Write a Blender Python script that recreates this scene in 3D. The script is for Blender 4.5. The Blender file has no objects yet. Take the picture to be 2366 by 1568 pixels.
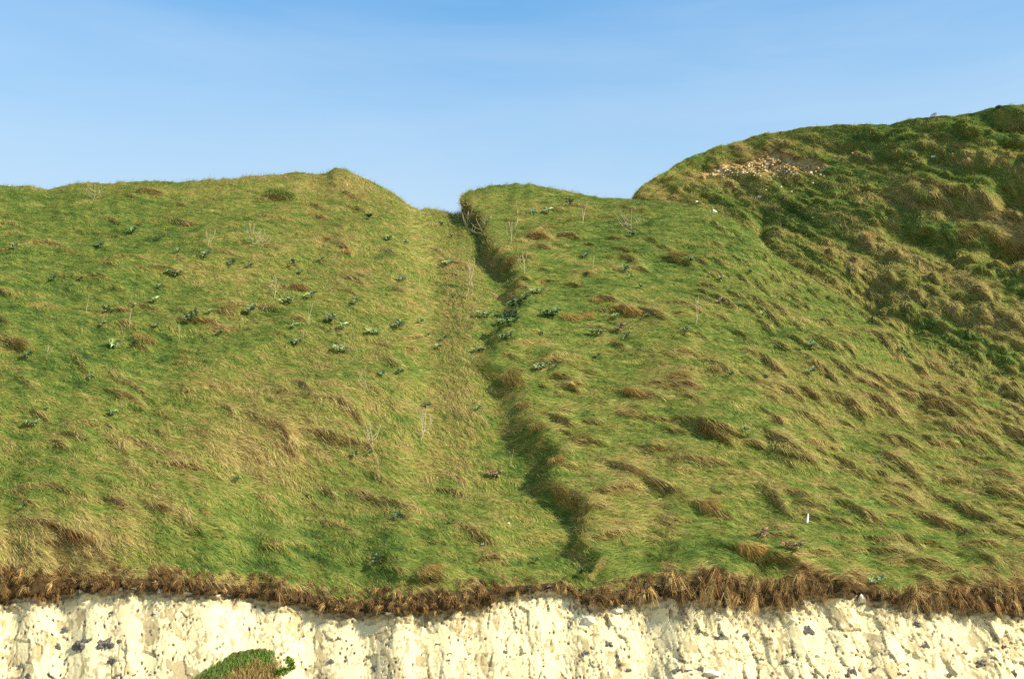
import bpy, math
import numpy as np
from mathutils import Vector, Matrix

sc = bpy.context.scene
col = sc.collection
R = math.radians
rng = np.random.default_rng(7)

# ------------------------------------------------------------------ camera
PW, PH, FPX = 2366.0, 1568.0, 3286.0          # picture grid used to measure the place, focal length in its units
PITCH = R(19.8)
CAM = np.array([0.0, 0.0, 1.7])
cam_data = bpy.data.cameras.new("camera")
cam_data.sensor_width = 36.0
cam_data.lens = 36.0 * FPX / PW
cam_data.clip_end = 6000
cam = bpy.data.objects.new("camera", cam_data)
cam.location = CAM
cam.rotation_euler = (R(90) + PITCH, 0, 0)
col.objects.link(cam)
sc.camera = cam

# ------------------------------------------------------------------ sky, sun, exposure
SUN = Vector((0.74, -0.46, 0.59)).normalized()
SUN_EL = math.asin(SUN.z)
SUN_AZ = math.atan2(SUN.x, SUN.y)
w = bpy.data.worlds.new("World")
sc.world = w
w.use_nodes = True
nt = w.node_tree
nt.nodes.clear()
wo = nt.nodes.new("ShaderNodeOutputWorld")
bg = nt.nodes.new("ShaderNodeBackground")
sky = nt.nodes.new("ShaderNodeTexSky")
sky.sky_type = 'NISHITA'
sky.sun_disc = False
sky.sun_elevation = SUN_EL
sky.sun_rotation = SUN_AZ
sky.air_density = 1.0
sky.dust_density = 0.8
sky.ozone_density = 3.5
# thin cirrus streaks, a layer of the sky itself
tc = nt.nodes.new("ShaderNodeTexCoord")
mp = nt.nodes.new("ShaderNodeMapping")
mp.inputs['Scale'].default_value = (1.6, 1.6, 9.0)
mp.inputs['Rotation'].default_value = (0, R(5), 0)
ns = nt.nodes.new("ShaderNodeTexNoise")
ns.inputs['Scale'].default_value = 2.3
ns.inputs['Detail'].default_value = 6
ns.inputs['Roughness'].default_value = 0.55
ns.inputs['Distortion'].default_value = 0.4
cr = nt.nodes.new("ShaderNodeValToRGB")
cr.color_ramp.elements[0].position = 0.35
cr.color_ramp.elements[0].color = (0, 0, 0, 1)
cr.color_ramp.elements[1].position = 0.8
cr.color_ramp.elements[1].color = (0.32, 0.32, 0.32, 1)
mx = nt.nodes.new("ShaderNodeMixRGB")
mx.inputs[2].default_value = (2.9, 3.6, 4.4, 1)
nt.links.new(tc.outputs['Generated'], mp.inputs[0])
nt.links.new(mp.outputs[0], ns.inputs[0])
nt.links.new(ns.outputs[0], cr.inputs[0])
nt.links.new(cr.outputs[0], mx.inputs[0])
sepx = nt.nodes.new("ShaderNodeSeparateXYZ")
nt.links.new(tc.outputs['Generated'], sepx.inputs[0])
mr = nt.nodes.new("ShaderNodeMapRange")
mr.interpolation_type = 'SMOOTHSTEP'
mr.inputs['From Min'].default_value = 0.36
mr.inputs['From Max'].default_value = 0.62
mr.inputs['To Min'].default_value = 0.95
mr.inputs['To Max'].default_value = 0.0
nt.links.new(sepx.outputs['Z'], mr.inputs['Value'])
tint = nt.nodes.new("ShaderNodeMixRGB")
tint.blend_type = 'MULTIPLY'
tint.inputs[0].default_value = 1
tint.inputs[2].default_value = (0.52, 1.22, 1.36, 1)
nt.links.new(sky.outputs[0], tint.inputs[1])
hz = nt.nodes.new("ShaderNodeMixRGB")
hz.inputs[2].default_value = (2.65, 3.55, 4.25, 1)
nt.links.new(mr.outputs[0], hz.inputs[0])
nt.links.new(tint.outputs[0], hz.inputs[1])
nt.links.new(hz.outputs[0], mx.inputs[1])
nt.links.new(mx.outputs[0], bg.inputs[0])
bg.inputs[1].default_value = 0.11
nt.links.new(bg.outputs[0], wo.inputs[0])

sl = bpy.data.lights.new("sun", 'SUN')
sl.energy = 4.6
sl.angle = R(0.55)
sl.color = (1.0, 0.92, 0.76)
so = bpy.data.objects.new("sun", sl)
so.rotation_euler = SUN.to_track_quat('Z', 'Y').to_euler()
so.location = (30, -20, 60)
col.objects.link(so)

sc.view_settings.view_transform = 'Standard'
sc.view_settings.look = 'None'
sc.view_settings.exposure = 1.0
sc.view_settings.gamma = 1.0
sc.cycles.max_bounces = 5
sc.cycles.diffuse_bounces = 3
sc.cycles.transmission_bounces = 3
sc.cycles.use_denoising = False

# ------------------------------------------------------------------ numeric helpers
cP, sP = math.cos(PITCH), math.sin(PITCH)


def unproj(px, py, Y):
    dx = (px - PW / 2) / FPX
    dy = (PH / 2 - py) / FPX
    vy = cP - dy * sP
    vz = dy * cP + sP
    k = Y / vy
    return np.stack([dx * k, Y + 0 * dx, CAM[2] + vz * k], -1)


def ratio(py):
    dy = (PH / 2 - py) / FPX
    return (dy * cP + sP) / (cP - dy * sP)


def project(P):
    d = P - CAM
    z = d[..., 1] * cP + d[..., 2] * sP
    u = -d[..., 1] * sP + d[..., 2] * cP
    return PW / 2 + FPX * d[..., 0] / z, PH / 2 - FPX * u / z, z


def sstep(a, b, x):
    t = np.clip((x - a) / (b - a), 0, 1)
    return t * t * (3 - 2 * t)


def table(pts):
    a = np.array(pts, float)
    return lambda x: np.interp(x, a[:, 0], a[:, 1])


def gsmooth(y, step, sigma):
    n = int(3 * sigma / step) + 1
    k = np.exp(-0.5 * (np.arange(-n, n + 1) * step / sigma) ** 2)
    k /= k.sum()
    return np.convolve(np.pad(y, n, mode='edge'), k, mode='valid')


_perm = np.random.default_rng(3).permutation(256)
_perm = np.concatenate([_perm, _perm, _perm])
_ga = np.random.default_rng(4).uniform(0, 2 * np.pi, 256)
_gx, _gy = np.cos(_ga), np.sin(_ga)


def perlin(x, y, seed=0):
    x = np.asarray(x, float) + seed * 17.31
    y = np.asarray(y, float) + seed * 9.77
    xi = np.floor(x).astype(int)
    yi = np.floor(y).astype(int)
    xf, yf = x - xi, y - yi
    u = xf ** 3 * (xf * (xf * 6 - 15) + 10)
    v = yf ** 3 * (yf * (yf * 6 - 15) + 10)

    def g(ix, iy, fx, fy):
        h = _perm[(_perm[ix & 255] + iy) & 255]
        return _gx[h] * fx + _gy[h] * fy
    a = g(xi, yi, xf, yf)
    b = g(xi + 1, yi, xf - 1, yf)
    c = g(xi, yi + 1, xf, yf - 1)
    d = g(xi + 1, yi + 1, xf - 1, yf - 1)
    return (a + u * (b - a) + v * ((c + u * (d - c)) - (a + u * (b - a)))) * 1.5


def fbm(x, y, oct=4, seed=0, gain=0.5):
    s, a, f = 0, 1.0, 1.0
    for o in range(oct):
        s = s + a * perlin(x * f, y * f, seed + o * 3)
        a *= gain
        f *= 2.03
    return s


def hash2(ix, iy, k):
    h = _perm[(_perm[(ix + k * 31) & 255] + iy + k * 57) & 255]
    h2 = _perm[(h + ix * 7 + k) & 255]
    return (h * 256 + h2) / 65535.0


def worley(x, y, seed=0):
    """F1, F2 and the cell of each point."""
    xi = np.floor(x).astype(int)
    yi = np.floor(y).astype(int)
    f1 = np.full(x.shape, 9.0)
    f2 = np.full(x.shape, 9.0)
    cx = np.zeros(x.shape, int)
    cy = np.zeros(x.shape, int)
    px_ = np.zeros(x.shape)
    py_ = np.zeros(x.shape)
    for dx in (-1, 0, 1):
        for dy in (-1, 0, 1):
            ix, iy = xi + dx, yi + dy
            qx = ix + 0.15 + 0.7 * hash2(ix, iy, seed)
            qy = iy + 0.15 + 0.7 * hash2(ix, iy, seed + 5)
            d = np.hypot(x - qx, y - qy)
            n1 = d < f1
            f2 = np.where(n1, f1, np.minimum(f2, d))
            cx = np.where(n1, ix, cx)
            cy = np.where(n1, iy, cy)
            px_ = np.where(n1, qx, px_)
            py_ = np.where(n1, qy, py_)
            f1 = np.where(n1, d, f1)
    return f1, f2, cx, cy, x - px_, y - py_


def grid_normals(P):
    a = np.gradient(P, axis=1)
    b = np.gradient(P, axis=0)
    n = np.cross(a, b)
    n /= np.linalg.norm(n, axis=-1, keepdims=True) + 1e-9
    return n


def unit(v):
    return v / (np.linalg.norm(v, axis=-1, keepdims=True) + 1e-9)


# ------------------------------------------------------------------ mesh helpers
def mesh_from(name, verts, quads, mat, colours=None, smooth=False, attr='tint'):
    """verts (n,3), quads (m,k) all of one size k."""
    me = bpy.data.meshes.new(name)
    verts = np.ascontiguousarray(verts, np.float32)
    quads = np.ascontiguousarray(quads, np.int32)
    m, k = quads.shape
    me.vertices.add(len(verts))
    me.vertices.foreach_set("co", verts.ravel())
    me.loops.add(m * k)
    me.loops.foreach_set("vertex_index", quads.ravel())
    me.polygons.add(m)
    me.polygons.foreach_set("loop_start", np.arange(0, m * k, k, dtype=np.int32))
    if smooth:
        me.polygons.foreach_set("use_smooth", np.ones(m, bool))
    if colours is not None:
        at_ = me.attributes.new(attr, 'FLOAT_COLOR', 'POINT')
        c4 = np.ones((len(verts), 4), np.float32)
        c4[:, :3] = colours
        at_.data.foreach_set("color", c4.ravel())
    me.update(calc_edges=True)
    if mat is not None:
        me.materials.append(mat)
    return me


def link(name, me, parent=None, loc=None, mtx=None):
    o = bpy.data.objects.new(name, me)
    col.objects.link(o)
    if parent is not None:
        o.parent = parent
    if mtx is not None:
        o.matrix_world = mtx
    elif loc is not None:
        o.location = loc
    return o


def tag(o, label=None, cat=None, group=None, kind=None):
    if label:
        o['label'] = label
    if cat:
        o['category'] = cat
    if group:
        o['group'] = group
    if kind:
        o['kind'] = kind
    return o


def grid_quads(nv, nu):
    i = np.arange(nv - 1)[:, None] * nu + np.arange(nu - 1)[None, :]
    return np.stack([i, i + 1, i + nu + 1, i + nu], -1).reshape(-1, 4)


# ------------------------------------------------------------------ materials
def mat_new(name):
    m = bpy.data.materials.new(name)
    m.use_nodes = True
    n = m.node_tree
    n.nodes.clear()
    out = n.nodes.new("ShaderNodeOutputMaterial")
    return m, n, out


def leafy(name, attr='tint', colour=None, trans=0.28, rough=0.75, var=0.0):
    m, n, out = mat_new(name)
    if colour is None:
        src = n.nodes.new("ShaderNodeAttribute")
        src.attribute_name = attr
        c = src.outputs['Color']
    else:
        src = n.nodes.new("ShaderNodeTexNoise")
        src.inputs['Scale'].default_value = 14
        src.inputs['Detail'].default_value = 4
        t = n.nodes.new("ShaderNodeTexCoord")
        n.links.new(t.outputs['Object'], src.inputs[0])
        rp = n.nodes.new("ShaderNodeValToRGB")
        rp.color_ramp.elements[0].position = 0.3
        rp.color_ramp.elements[1].position = 0.7
        rp.color_ramp.elements[0].color = tuple(x * (1 - var) for x in colour) + (1,)
        rp.color_ramp.elements[1].color = tuple(min(1, x * (1 + var)) for x in colour) + (1,)
        n.links.new(src.outputs[0], rp.inputs[0])
        c = rp.outputs[0]
    p = n.nodes.new("ShaderNodeBsdfPrincipled")
    p.inputs['Roughness'].default_value = rough
    p.inputs['Specular IOR Level'].default_value = 0.25
    n.links.new(c, p.inputs['Base Color'])
    if trans > 0:
        tr = n.nodes.new("ShaderNodeBsdfTranslucent")
        n.links.new(c, tr.inputs[0])
        ms = n.nodes.new("ShaderNodeMixShader")
        ms.inputs[0].default_value = trans
        n.links.new(p.outputs[0], ms.inputs[1])
        n.links.new(tr.outputs[0], ms.inputs[2])
        n.links.new(ms.outputs[0], out.inputs[0])
    else:
        n.links.new(p.outputs[0], out.inputs[0])
    return m


M_GRASS = leafy("grass_blades", trans=0.2)
M_FRINGE = leafy("dead_grass", trans=0.2)
M_CAB = leafy("cabbage_leaf", trans=0.2, rough=0.85)
M_STALK = leafy("dry_stalk", colour=(0.42, 0.34, 0.19), trans=0.0, var=0.25)
M_GSTALK = leafy("green_stalk", colour=(0.14, 0.19, 0.06), trans=0.0, var=0.25)
M_FLOWER = leafy("yellow_petal", colour=(0.75, 0.62, 0.03), trans=0.3, var=0.1)

# turf under the blades: tint x fine noise
M_TURF, n, out = mat_new("turf")
a_ = n.nodes.new("ShaderNodeAttribute")
a_.attribute_name = 'tint'
t_ = n.nodes.new("ShaderNodeTexCoord")
z_ = n.nodes.new("ShaderNodeTexNoise")
z_.inputs['Scale'].default_value = 9
z_.inputs['Detail'].default_value = 8
z_.inputs['Roughness'].default_value = 0.7
r_ = n.nodes.new("ShaderNodeValToRGB")
r_.color_ramp.elements[0].position = 0.3
r_.color_ramp.elements[0].color = (0.55, 0.55, 0.5, 1)
r_.color_ramp.elements[1].position = 0.7
r_.color_ramp.elements[1].color = (1.2, 1.15, 1.0, 1)
x_ = n.nodes.new("ShaderNodeMixRGB")
x_.blend_type = 'MULTIPLY'
x_.inputs[0].default_value = 1
b_ = n.nodes.new("ShaderNodeBump")
b_.inputs['Strength'].default_value = 0.7
b_.inputs['Distance'].default_value = 0.05
p_ = n.nodes.new("ShaderNodeBsdfPrincipled")
p_.inputs['Roughness'].default_value = 0.9
p_.inputs['Specular IOR Level'].default_value = 0.1
n.links.new(t_.outputs['Object'], z_.inputs[0])
n.links.new(z_.outputs[0], r_.inputs[0])
n.links.new(a_.outputs['Color'], x_.inputs[1])
n.links.new(r_.outputs[0], x_.inputs[2])
n.links.new(x_.outputs[0], p_.inputs['Base Color'])
n.links.new(z_.outputs[0], b_.inputs['Height'])
n.links.new(b_.outputs[0], p_.inputs['Normal'])
n.links.new(p_.outputs[0], out.inputs[0])


def chalk_mat(name, attr=True, base=(0.76, 0.685, 0.50), stain=(0.71, 0.575, 0.30), dirt=(0.17, 0.12, 0.055)):
    m, n, out = mat_new(name)
    t = n.nodes.new("ShaderNodeTexCoord")

    def noise(scale, detail, rough, stretch=None):
        z = n.nodes.new("ShaderNodeTexNoise")
        z.inputs['Scale'].default_value = scale
        z.inputs['Detail'].default_value = detail
        z.inputs['Roughness'].default_value = rough
        if stretch:
            mpp = n.nodes.new("ShaderNodeMapping")
            mpp.inputs['Scale'].default_value = stretch
            n.links.new(t.outputs['Object'], mpp.inputs[0])
            n.links.new(mpp.outputs[0], z.inputs[0])
        else:
            n.links.new(t.outputs['Object'], z.inputs[0])
        return z

    def ramp(src, p0, p1, c0=(0, 0, 0, 1), c1=(1, 1, 1, 1)):
        r = n.nodes.new("ShaderNodeValToRGB")
        r.color_ramp.elements[0].position = p0
        r.color_ramp.elements[1].position = p1
        r.color_ramp.elements[0].color = c0
        r.color_ramp.elements[1].color = c1
        n.links.new(src, r.inputs[0])
        return r.outputs[0]

    def mix(fac, a, b):
        x = n.nodes.new("ShaderNodeMixRGB")
        n.links.new(fac, x.inputs[0])
        for i, v in ((1, a), (2, b)):
            if isinstance(v, tuple):
                x.inputs[i].default_value = v + (1,)
            else:
                n.links.new(v, x.inputs[i])
        return x.outputs[0]
    big = noise(1.1, 5, 0.6, (1, 1, 0.55))
    mid = noise(5.5, 6, 0.65, (1, 1, 0.6))
    fin = noise(32, 5, 0.7)
    c = mix(ramp(big.outputs[0], 0.40, 0.60), base, stain)
    c = mix(ramp(mid.outputs[0], 0.50, 0.62), c, (0.79, 0.75, 0.64))
    c = mix(ramp(mid.outputs[0], 0.40, 0.30), c, (0.70, 0.54, 0.26))
    c = mix(ramp(fin.outputs[0], 0.36, 0.26), c, (0.42, 0.33, 0.17))
    if attr:
        at = n.nodes.new("ShaderNodeAttribute")
        at.attribute_name = 'tint'
        sp = n.nodes.new("ShaderNodeSeparateColor")
        n.links.new(at.outputs['Color'], sp.inputs[0])
        c = mix(ramp(sp.outputs[2], 0.52, 0.72), c, (0.82, 0.79, 0.70))
        c = mix(ramp(sp.outputs[2], 0.34, 0.14), c, (0.70, 0.58, 0.32))
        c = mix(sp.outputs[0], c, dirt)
        c = mix(sp.outputs[1], c, (0.13, 0.125, 0.115))
    b = n.nodes.new("ShaderNodeBump")
    b.inputs['Strength'].default_value = 0.3
    b.inputs['Distance'].default_value = 0.02
    n.links.new(fin.outputs[0], b.inputs['Height'])
    p = n.nodes.new("ShaderNodeBsdfPrincipled")
    p.inputs['Roughness'].default_value = 0.95
    p.inputs['Specular IOR Level'].default_value = 0.1
    n.links.new(c, p.inputs['Base Color'])
    n.links.new(b.outputs[0], p.inputs['Normal'])
    n.links.new(p.outputs[0], out.inputs[0])
    return m


def rock_mat(name, c0, c1, scale=8, rough=0.8):
    m, n, out = mat_new(name)
    t = n.nodes.new("ShaderNodeTexCoord")
    z = n.nodes.new("ShaderNodeTexNoise")
    z.inputs['Scale'].default_value = scale
    z.inputs['Detail'].default_value = 6
    n.links.new(t.outputs['Object'], z.inputs[0])
    r = n.nodes.new("ShaderNodeValToRGB")
    r.color_ramp.elements[0].position = 0.35
    r.color_ramp.elements[1].position = 0.68
    r.color_ramp.elements[0].color = c0 + (1,)
    r.color_ramp.elements[1].color = c1 + (1,)
    n.links.new(z.outputs[0], r.inputs[0])
    b = n.nodes.new("ShaderNodeBump")
    b.inputs['Strength'].default_value = 0.4
    b.inputs['Distance'].default_value = 0.02
    n.links.new(z.outputs[0], b.inputs['Height'])
    p = n.nodes.new("ShaderNodeBsdfPrincipled")
    p.inputs['Roughness'].default_value = rough
    n.links.new(r.outputs[0], p.inputs['Base Color'])
    n.links.new(b.outputs[0], p.inputs['Normal'])
    n.links.new(p.outputs[0], out.inputs[0])
    return m


M_CHALK = chalk_mat("chalk")
M_BLOCK = rock_mat("chalk_block", (0.52, 0.44, 0.29), (0.80, 0.76, 0.66), 9)
M_FLINT = rock_mat("flint", (0.030, 0.027, 0.022), (0.20, 0.18, 0.145), 12, 0.8)
M_DARK = rock_mat("dark_stone", (0.012, 0.013, 0.013), (0.04, 0.04, 0.038), 9, 0.8)
M_WHITE = rock_mat("white_wood", (0.50, 0.48, 0.40), (0.72, 0.70, 0.62), 14, 0.7)
M_BEACH = rock_mat("shingle", (0.20, 0.17, 0.13), (0.42, 0.38, 0.31), 14, 0.9)

# ------------------------------------------------------------------ colours of the turf (albedo, linear)
C_DKGREEN = np.array([0.055, 0.110, 0.026])
C_GREEN = np.array([0.108, 0.200, 0.033])
C_LIME = np.array([0.190, 0.275, 0.045])
C_OLIVE = np.array([0.285, 0.280, 0.062])
C_STRAW = np.array([0.470, 0.365, 0.125])
C_TAN = np.array([0.330, 0.195, 0.060])
C_BROWN = np.array([0.165, 0.076, 0.024])


def ramp3(t, stops):
    """t in 0..1 over a list of colours."""
    t = np.clip(t, 0, 1) * (len(stops) - 1)
    i = np.minimum(t.astype(int), len(stops) - 2)
    f = (t - i)[..., None]
    s = np.array(stops)
    return s[i] * (1 - f) + s[i + 1] * f


C_PALE = np.array([0.50, 0.395, 0.160])
STOPS = [C_DKGREEN, C_GREEN * 0.9, C_LIME * 0.95, C_LIME * 0.4 + C_OLIVE * 0.75, C_OLIVE * 0.6 + C_STRAW * 0.5, C_STRAW, C_PALE, C_TAN, C_BROWN]

# ------------------------------------------------------------------ measured lines (picture units)
crest_pts = [(-400, 436), (-260, 430), (-100, 424), (0, 428), (60, 430), (120, 438), (150, 430), (185, 424), (260, 423), (340, 418),
             (420, 420), (480, 418), (560, 410), (640, 404), (690, 399), (745, 402), (775, 390), (800, 392), (830, 407),
             (870, 424), (905, 444), (940, 468), (968, 484), (1000, 480), (1044, 479), (1056, 469), (1068, 456), (1086, 443), (1105, 436),
             (1145, 429), (1195, 424), (1225, 426), (1260, 433), (1300, 440), (1340, 449), (1400, 458), (1467, 462),
             (1540, 466), (1620, 478), (1690, 505), (1750, 548), (1780, 584), (1830, 615), (1900, 660), (2050, 752), (2200, 858),
             (2366, 945), (2500, 1010), (2700, 1090)]
edge_pts = [(-400, 1330), (0, 1318), (60, 1330), (170, 1338), (300, 1334), (400, 1334), (560, 1352), (640, 1348), (740, 1376),
            (820, 1388), (900, 1380), (1000, 1358), (1100, 1360), (1180, 1352), (1300, 1342), (1370, 1382), (1420, 1362),
            (1500, 1350), (1560, 1346), (1640, 1330), (1700, 1342), (1750, 1358), (1850, 1346), (1900, 1338), (1980, 1354),
            (2050, 1370), (2150, 1370), (2250, 1360), (2366, 1362), (2700, 1360)]
chalk_pts = [(-400, 1400), (0, 1402), (60, 1388), (120, 1392), (180, 1372), (280, 1364), (420, 1374), (560, 1380), (680, 1402),
             (790, 1424), (900, 1420), (1000, 1424), (1100, 1408), (1180, 1378), (1290, 1362), (1340, 1388), (1400, 1404),
             (1480, 1392), (1560, 1380), (1640, 1392), (1700, 1398), (1850, 1388), (1950, 1372), (2010, 1382), (2100, 1402),
             (2240, 1412), (2366, 1422), (2700, 1420)]
hill_pts = [(1330, 640), (1400, 545), (1445, 490), (1467, 456), (1474, 440), (1486, 426), (1510, 412), (1528, 404), (1545, 393), (1572, 374), (1600, 361), (1650, 341),
            (1700, 328), (1770, 308), (1850, 297), (1900, 292), (1950, 290), (2050, 287), (2130, 276), (2200, 268), (2300, 250),
            (2366, 243), (2500, 225), (2700, 205)]
f_crest, f_edge, f_chalk, f_hill = table(crest_pts), table(edge_pts), table(chalk_pts), table(hill_pts)

# ------------------------------------------------------------------ bumps: tufts of turf with a steep lower side
def add_bumps(P, N, H, B, cu, cv, jc, ic, ang, a, b, h):
    """Raise the height map H and the lip mask B around cell (ic, jc). ang: tilt of the long axis, a/b half sizes in metres."""
    nv, nu = H.shape
    for k in range(len(ic)):
        i, j = int(ic[k]), int(jc[k])
        su, sv = cu[i, j], cv[i, j]
        rr = 2.2 * max(a[k], b[k] * 2.0)
        wi, wj = int(min(rr / sv, 120)) + 1, int(min(rr / su, 120)) + 1
        i0, i1, j0, j1 = max(0, i - wi), min(nv, i + wi + 1), max(0, j - wj), min(nu, j + wj + 1)
        yy = (np.arange(i0, i1) - i)[:, None] * sv
        xx = (np.arange(j0, j1) - j)[None, :] * su
        c, s = math.cos(ang[k]), math.sin(ang[k])
        p = xx * c - yy * s
        q = xx * s + yy * c
        q = q + 0.35 * b[k] * np.sin(p / a[k] * 2.2 + k) + (p / a[k]) ** 2 * b[k] * 0.5
        x = q / b[k]
        f = np.where(x < 0, sstep(-0.55, 0.05, x), np.exp(-np.maximum(x, 0) ** 1.3 * 0.8))
        e = np.exp(-(p / a[k]) ** 2 * 1.3)
        H[i0:i1, j0:j1] = np.maximum(H[i0:i1, j0:j1], h[k] * f * e) * 0.6 + 0.4 * (H[i0:i1, j0:j1] + h[k] * f * e * 0.7)
        m = e * np.exp(-((x + 0.25) / 0.45) ** 2) * min(1, h[k] / 0.16)
        B[i0:i1, j0:j1] = np.maximum(B[i0:i1, j0:j1], m)


# ------------------------------------------------------------------ the slope above the cliff
du = 5.0
U = np.arange(-330, 2700 + du, du)
nu = len(U)
NV = 430
V = np.linspace(0, 1, NV)
dYe = 0.45 * perlin(U / 300.0, U * 0 + 3.3) + 0.25 * perlin(U / 90.0, U * 0 + 7.3)
Yb = 36.0 + 0 * U
Ye = Yb + dYe
edge_py = gsmooth(f_edge(U), du, 14)
crest_a = f_crest(U) + 3.0 * perlin(U / 42.0, U * 0 + 2.7) + 2.0 * perlin(U / 15.0, U * 0 + 6.1)
crest_s = gsmooth(crest_a, du, 120)
edge_s = gsmooth(f_edge(U), du, 160)
tc_, te_ = ratio(crest_s), ratio(edge_s)
mslope = 1.10 + 0.0 * U
Yc = Yb + (Yb * tc_ - Yb * te_) / (mslope - tc_)
Yc = gsmooth(Yc, du, 50) + 2.0 * np.exp(-((U - 1010) / 60.0) ** 2)
E = unproj(U, edge_s, Yb)
vv = V[:, None]
blend = sstep(0.70, 1.0, vv)
cpy = crest_s[None, :] * (1 - blend) + crest_a[None, :] * blend
Cg = unproj(U[None, :] + 0 * vv, cpy, Yc[None, :] + 0 * vv)
P0 = E[None] * (1 - vv[..., None]) + Cg * vv[..., None]
chord = unit(Cg[-1] - E)
nrm0 = unit(np.cross(np.array([1.0, 0, 0]), chord))
L = np.linalg.norm(Cg[-1] - E, axis=-1)
P0 = P0 + nrm0[None] * (4 * vv * (1 - vv) * 0.045 * L[None])[..., None]
# the uneven edge itself: only the lowest couple of metres follow it
low = (1 - sstep(0, 0.16, vv)) ** 1.3
q0x, q0y, _ = project(P0)
P0 = unproj(q0x, q0y + (edge_py - edge_s)[None] * low, P0[..., 1] + dYe[None] * np.exp(-vv * 7))
# rounding at the crest is left to the plateau rows; broad swells
arc = vv * L[None]
X0 = P0[..., 0]
gpx, gpy, _ = project(P0)
N0 = grid_normals(P0)
swell = 0.30 * fbm(X0 / 6.0, arc / 5.0, 2, 11) * sstep(0, 0.08, vv) * sstep(1, 0.9, vv)
P1 = P0 + N0 * swell[..., None]

# the gully: a channel with a steep bank on its right-hand side
bank = table([(430, 1062), (470, 1075), (500, 1118), (545, 1134), (580, 1150), (610, 1186), (655, 1198), (690, 1205), (740, 1186), (790, 1160),
              (840, 1140), (870, 1192), (900, 1206), (960, 1216), (1000, 1256), (1025, 1290), (1060, 1292), (1105, 1284), (1130, 1290),
              (1155, 1348), (1200, 1354), (1250, 1348), (1290, 1390), (1320, 1400)])
gdep = table([(440, 0.5), (480, 0.8), (540, 0.95), (590, 0.65), (640, 0.6), (720, 0.5), (800, 0.4), (850, 0.42), (900, 0.45), (1000, 0.5),
              (1100, 0.8), (1180, 0.8), (1240, 0.6), (1300, 0.35), (1340, 0.1)])
gwid = table([(440, 1.6), (540, 1.9), (640, 2.4), (800, 2.6), (900, 3.4), (1100, 4.0), (1250, 4.2), (1340, 4.0)])
gwal = table([(440, 0.6), (540, 0.55), (640, 0.9), (800, 0.9), (900, 1.15), (1000, 1.2), (1090, 1.0), (1150, 0.55), (1250, 0.5), (1340, 0.9)])
wob = 11 * perlin(gpy / 38.0, gpx * 0 + 1.7) + 9 * perlin(gpy / 13.0, gpx * 0 + 4.7)
dpx = gpx - (bank(gpy) + wob * sstep(520, 620, gpy))
dm = dpx * P1[..., 1] / FPX
D, Wd, Wl = gdep(gpy) * (0.95 - 0.28 * sstep(980, 1150, gpy)) * np.clip(0.95 + 0.6 * perlin(gpy / 60.0, gpy * 0 + 9.4), 0.5, 1.2), gwid(gpy), gwal(gpy) * 0.8
flo = 0.25 + 1.3 * sstep(900, 1080, gpy)
chan = np.where(dm > 0, 0, np.clip(1 - np.maximum(-dm - flo, 0) / Wd, 0, 1) ** 1.7) * sstep(0.0, 1.0, -dm / Wl)
lipg = np.exp(-((dm - 0.15) / 0.35) ** 2) * 0.16 * np.clip(D, 0, 1)
P1 = P1 - N0 * (chan * D)[..., None] + N0 * lipg[..., None]
gully_mask = np.clip(chan * 1.4, 0, 1)
wall_mask = ((dm < 0.05) & (dm > -Wl * 1.05)) * np.clip(D * 1.3, 0, 1)

# mesh spacing in metres
cu = np.linalg.norm(np.gradient(P1, axis=1), axis=-1)
cv = np.linalg.norm(np.gradient(P1, axis=0), axis=-1)

H = np.zeros(P1.shape[:2])
B = np.zeros(P1.shape[:2])


def cell_of(px, py):
    j = int(round((px - U[0]) / du))
    j = min(max(j, 0), nu - 1)
    i = int(np.argmin(np.abs(gpy[:, j] - py)))
    return i, j


left_w = lambda px: sstep(1250, 950, px)
nb = 5200
jc = rng.integers(5, nu - 5, nb)
ic = (rng.uniform(0.02, 0.97, nb) ** 0.9 * NV).astype(int)
bpx, bpy_ = gpx[ic, jc], gpy[ic, jc]
lw = left_w(bpx)
keep = rng.uniform(0, 1, nb) < np.where(lw > 0.5, 0.72, 1.0) * (1 - 0.6 * sstep(620, 430, bpy_)) * (1 - 0.85 * gully_mask[ic, jc])
keep &= L[jc] > 3
keep &= rng.uniform(0, 1, nb) < np.clip(0.62 + 0.9 * perlin(gpx[ic, jc] / 130.0, gpy[ic, jc] / 90.0, 5), 0.15, 1)
jc, ic, lw = jc[keep], ic[keep], lw[keep]
k_ = len(jc)
ang = R(4) + R(22) * lw + rng.normal(0, 0.30, k_)
sz = rng.gamma(2.4, 0.34, k_)
a = np.clip(0.36 * sz, 0.12, 1.0)
b = np.clip(0.125 * sz, 0.06, 0.28) * rng.uniform(0.8, 1.3, k_)
h = np.clip(0.13 * sz, 0.02, 0.27) * np.where(lw > 0.5, 0.75, 1.0) * rng.uniform(0.5, 1.25, k_)
add_bumps(P1, N0, H, B, cu, cv, jc, ic, ang, a, b, h)
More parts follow.
